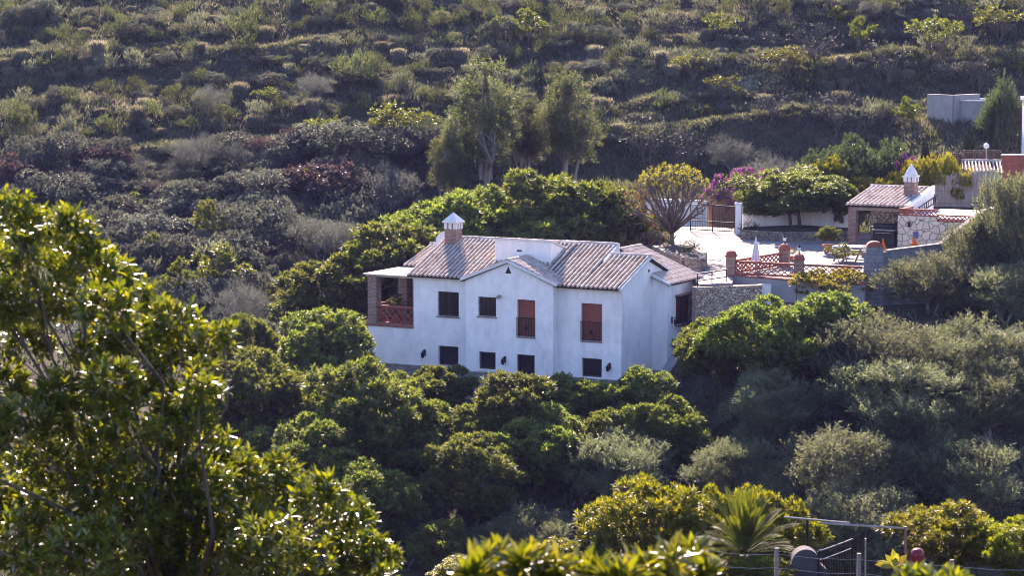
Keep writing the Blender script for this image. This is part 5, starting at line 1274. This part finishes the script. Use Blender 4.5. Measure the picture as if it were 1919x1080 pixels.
# banana plant by the red barrel
g = P(1676, 1085, 68.4); e = empty('banana_plant', (g[0], g[1], g[2] - .4), 'small banana plant with bright yellow leaves in front of the red barrel', 'plant'); hb = P(1676, 1065, 68.4)[2] - g[2] + .4
MB().tube([(0, 0, -.5), (0, 0, hb)], [.07, .05], 8).build('stem', M['bark'], e)
for az, el, L in [(2.9, .45, .5), (2.5, 1.0, .42), (1.6, 1.35, .5), (.3, .8, .5), (.9, 1.1, .4), (3.6, .3, .5), (4.8, .6, .4)]:
    D = np.array([[cos(az) * cos(el), sin(az) * cos(el) * .4, sin(el)]]); put('leaf', big_leaves_mesh('leaf', np.array([[0, 0, hb]]), D, np.array([[.1, -.8, .5]]), L, .19, [L_YEL], droop=.25, fold=.1), e)

# ------------------------------------------------------------------ hillside scrub
ORD = ['nearest', 'second nearest', 'third nearest', 'fourth nearest', 'fifth nearest', 'sixth nearest', 'seventh nearest', 'eighth nearest', 'ninth nearest', 'tenth nearest'] + ['%dth nearest' % i for i in range(11, 60)]
MARK = [((910, 190), 'the tallest eucalyptus'), ((1062, 200), 'the shorter eucalyptus'), ((1790, 200), 'the water tank'), ((362, 300), 'the dark olive on the bank'), ((390, 200), 'the lone grey bush'), ((605, 245), 'the fig bush on the bank'), ((600, 450), 'the grey gully olive'), ((455, 570), 'the round gully-edge bush'), ((1350, 60), 'the green fig near the hilltop'), ((1472, 110), 'the mid-slope fig'), ((1755, 70), 'the spreading yellow fig'), ((1455, 310), 'the silver olive bush'), ((590, 160), 'the grey bush level with the eucalyptus'), ((1560, 190), 'the leafless tree above the oleander'), ((60, 60), 'the corner opposite the tank'), ((60, 330), 'the near loquat top')]
def ray_ground(px, py, d0=133, d1=232):
    rr = ray(px, py); ds = np.arange(d0, d1, .4); pts = rr[None] * (ds / rr[1])[:, None]; dz = pts[:, 2] - terr(pts[:, 0], pts[:, 1])
    k = np.argmax(dz < 0); return pts[k] if dz[k] < 0 else None
KW = dict(gorse=('gorse_bush', 'dark gorse bush', 'bush'), sage=('sage_bush', 'pale scrub bush', 'bush'), tussock=('grass_tussock', 'straw-coloured tussock', 'grass tuft'), bramble=('bramble_bush', 'dull green bramble mound', 'bush'), redbramble=('red_bramble_bush', 'reddish bramble mound', 'bush'), sapling=('fig_sapling', 'yellow-green leafy shrub', 'shrub'))
scrub = []
def hill_ok(px, py):
    if px > 1180 and py > 255 + (0 if px < 1500 else -10): return False
    if px > 780 and px <= 1180 and py > 300: return False
    if px > 1710 and py > 150: return False
    return True
rr_ = rs(21); step = 33
for iy, py in enumerate(np.arange(2, 600, 25)):
    for px in np.arange(-20, 1950, step):
        x = px + rr_.uniform(-18, 18); y = py + rr_.uniform(-13, 13)
        if not hill_ok(x, y): continue
        if y > 320 and (x > 760 - (y - 320) * .9 or (y > 400 and x < 100 + (y - 400) * 1.3)): continue
        w = ray_ground(x, y)
        if w is None or off_ledge(w[0], w[1]) < 1.6: continue
        u = rr_.random(); low = y > 285 and x < 800
        dense = vnoise(x / 160., y / 110., 4)
        if low: kind = 'bramble' if u < .66 else 'redbramble' if (u < .74 or (420 < x < 720 and y < 335 and u < .9)) else 'sapling' if u < .83 else 'sage'
        elif x > 1150: kind = 'tussock' if u < .26 else 'gorse' if u < .50 else 'sage' if u < .80 else 'bramble' if u < .98 else 'sapling'
        else: kind = 'gorse' if u < .40 else 'sage' if u < .68 else 'tussock' if u < .82 else 'bramble' if u < .99 else 'sapling'
        s = float(np.clip(rr_.lognormal(-.27, .32), .42, 1.7)) * (1.15 if 600 < x < 1150 else 1.0)
        if kind == 'tussock': s = min(s, 1.1)
        if kind in ('bramble', 'redbramble') and not low: s *= .62
        scrub.append((kind, x, y, w, s))
cnt = {}
order = []
for k_, x, y, w, s in scrub:
    mk = min(MARK, key=lambda m: math.hypot(m[0][0] - x, (m[0][1] - y)))
    side = 'uphill of' if y < mk[0][1] else 'downhill of'
    order.append((math.hypot(mk[0][0] - x, mk[0][1] - y), k_, x, y, w, s, mk[1], side))
order.sort(key=lambda t: t[0])
for i, (dist, k_, x, y, w, s, mk, side) in enumerate(order):
    nm, desc, cat = KW[k_]; key = (k_, mk, side); c = cnt.get(key, 0); cnt[key] = c + 1
    stand(k_, i, (w[0], w[1], tz(w[0], w[1]) - .08), s, s * rr_.uniform(.75, 1.3), nm, '%s, %s %s %s' % (desc, ORD[c], side, mk), cat, {'gorse': 'gorse bushes on the hillside', 'sage': 'pale scrub bushes on the hillside', 'tussock': 'grass tussocks on the hillside', 'bramble': 'bramble mounds on the hillside', 'redbramble': 'bramble mounds on the hillside', 'sapling': 'fig saplings on the hillside'}[k_])

# pale dirt tracks along three of the ledges
M['dirt'] = noisy('dirt_track', (0.16, 0.14, 0.10), (0.30, 0.26, 0.19), 2.5, 0.95, .5)
for a_, b_ in (LEDGES[0], LEDGES[1], LEDGES[2]):
    xs_ = np.arange(a_[0], a_[-1], .5); yc = np.interp(xs_, a_, b_); hw = .38 + .3 * vnoise(xs_ / 1.7, xs_ * 0, 4); yc = yc + .5 * vnoise(xs_ / 3, xs_ * 0, 7) - .2
    vs = []
    for x_, y_, h_ in zip(xs_, yc, hw):
        for q in (-1, 0, 1): vs.append((x_, y_ + q * h_, tz(x_, y_ + q * h_) + (.09 if q == 0 else .05)))
    fs = [(3 * i + j, 3 * i + 3 + j, 3 * i + 4 + j, 3 * i + 1 + j) for i in range(len(xs_) - 1) for j in (0, 1)]
    tag(MB().add(vs, fs).build('path', M['dirt'], None, None, 0, True), kind='structure')
# ground cover nobody could count: dry grass and low herbs, one mesh
def cover(name, n, xr, yr, mats, w_, hgt, seed, dens=None, along=None):
    r = rs(seed); x = r.uniform(*xr, n); y = r.uniform(*yr, n)
    if along is not None: y = y * 1.3 + np.interp(x, *along)
    keep = np.ones(n, bool) if dens is None else dens(x, y, r)
    x, y = x[keep], y[keep]; z = terr(x, y); n = len(x); per = 6
    C = np.repeat(np.stack([x, y, z - .03], 1), per, 0); C[:, :2] += r.normal(size=(n * per, 2)) * .10
    D = unit(r.normal(size=(n * per, 3)) * [.55, .55, .2] + UPV); sc_ = np.repeat(r.uniform(.4, 1.3, n) * (.5 + vnoise(x / 2.2, y / 2.2, 2)), per)
    mi = np.repeat(np.clip((vnoise(x / 5, y / 5, 9) + r.normal(size=n) * .22) * len(mats), 0, len(mats) - 1).astype(int), per)
    return tag(put(name, leaves_mesh(name, C, D, r.normal(size=(n * per, 3)), hgt * sc_, w_ * (.6 + .6 * sc_), mats, mi)), kind='stuff')
def not_court(x, y, r): return ~((x > 6.5) & (x < 27) & (y > 128) & (y < 156)) & ~((x > -10) & (x < 8) & (y > 122) & (y < 136))
cover('dry_grass', 85000, (-42, 42), (148, 204), [L_BRAM, L_SAGE, L_GORSE, L_SAGE, L_DRY], .055, .42, 31, not_court)
cover('green_grass', 15000, (4, 34), (160, 186), [L_SAGE, L_GRASS], .05, .30, 33, lambda x, y, r: vnoise(x / 6, y / 4, 12) > .42)
for a_, b_ in LEDGES: cover('ledge_grass', 2600, (a_[0], a_[-1]), (-1, 1), [L_DRY, L_GRASS, L_SAGE], .045, .22, 41, None, (a_, b_))
cover('undergrowth', 16000, (-34, 34), (100, 152), [L_GORSE, L_BRAM], .09, .38, 32, not_court)

# ------------------------------------------------------------------ near loquat tree and shoots
def near_tree(name, label, spots, base, per, L, W, seed, limbs=True, rt=.12, grow=1.0):
    """spots: (px, py, depth, radius m)"""
    r = rs(seed); base = np.array(base); e = empty(name, base, label, 'tree' if limbs else 'shrub')
    cl = [(P(px, py, d) - base, rad * grow) for px, py, d, rad in spots]
    Cs, Ds, Ns, Ls, Ws = rosettes(r, cl, per, 8, L, W, lift=.7, inner=.25, spread=(.3, 1.35), jitter=.55, zmin=-.7)
    put('crown', big_leaves_mesh('crown', Cs, Ds, Ns, Ls, Ws, [L_FORE]), e)
    hf = max(.4, min(c[2] for c, q in cl) * .5)
    woody(r, cl, hf, rt, sag=.05, twigs=4 if limbs else 0).build('trunk', M['bark'], e, smooth=True)
    return e
sp = []
for px, py, rad in [(20, 410, .30), (85, 440, .28), (10, 480, .34), (140, 425, .22), (70, 520, .34), (160, 500, .30), (215, 520, .22), (10, 580, .30), (120, 570, .30), (200, 580, .28), (270, 565, .24), (330, 605, .26), (390, 640, .22), (420, 628, .12), (250, 640, .28), (320, 665, .24), (60, 640, .22), (180, 660, .24), (375, 690, .14), (20, 720, .22), (110, 740, .26), (210, 720, .28), (290, 720, .22), (330, 760, .2), (370, 735, .2), (365, 790, .2), (160, 790, .34),
                    (40, 810, .36), (240, 800, .34), (320, 815, .28), (395, 850, .26), (100, 870, .40), (200, 890, .42), (300, 890, .40), (20, 930, .42), (380, 915, .32), (455, 890, .26), (520, 885, .22), (120, 960, .44), (230, 970, .46), (340, 980, .44), (440, 960, .36), (530, 940, .32), (600, 930, .26), (650, 970, .24), (30, 1030, .46), (150, 1050, .5), (280, 1060, .5), (400, 1050, .46), (500, 1030, .42), (590, 1010, .36), (670, 1035, .30), (710, 1050, .2), (560, 1080, .45), (660, 1090, .3), (720, 1088, .14), (-60, 500, .4), (-60, 640, .4), (-60, 800, .45), (-60, 950, .5)]:
    sp.append((px, py, 29.5 + rng.normal() * .9, rad))
bx, by = -4.0, 30.0
near_tree('loquat_tree', 'big near loquat tree with glossy leaves filling the lower corner', sp, (bx, by, tz(bx, by)), 440, .135, .046, 3, grow=1.2, rt=.075)
sp = [(px, py, 18.5 + rng.normal() * .4, rad) for px, py, rad in [(905, 1062, .05), (940, 1042, .04), (975, 1058, .05), (1010, 1052, .04), (1045, 1066, .05), (890, 1085, .06), (950, 1090, .08), (1020, 1092, .08), (1085, 1074, .05), (1120, 1088, .06), (1175, 1072, .05), (1215, 1064, .05), (1262, 1046, .04), (1300, 1036, .04), (1250, 1085, .08), (1310, 1080, .06), (1160, 1100, .1), (1060, 1108, .1)]]
bx, by = .4, 18.5
near_tree('loquat_shrub', 'near loquat shoots with long leaves along the bottom edge', sp, (bx, by, tz(bx, by)), 1700, .20, .05, 4, False, .02)
sp = [(px, py, 19 + rng.normal() * .3, rad) for px, py, rad in [(1715, 1096, .09), (1755, 1092, .09), (1790, 1100, .08)]]
near_tree('loquat_shrub', 'small blurred shoot tip under the red barrel at the bottom edge', sp, (3.1, 19, tz(3.1, 19)), 1200, .15, .04, 6, False, .02)

# ------------------------------------------------------------------ haze
def haze(x0, x1, y0, y1, z0, z1, dens):
    m = bpy.data.materials.new('haze'); m.use_nodes = True; t = m.node_tree; t.nodes.remove(t.nodes['Principled BSDF'])
    v = t.nodes.new('ShaderNodeVolumePrincipled'); v.inputs['Density'].default_value = dens; v.inputs['Color'].default_value = (.38, .40, 1.0, 1); v.inputs['Anisotropy'].default_value = .35
    t.links.new(v.outputs[0], t.nodes['Material Output'].inputs['Volume'])
    o = MB().box(x0, x1, y0, y1, z0, z1).build('haze', m); o['kind'] = 'stuff'; o.display_type = 'WIRE'
haze(-118, 118, -24, 248, -31.5, 22, 0.00006)
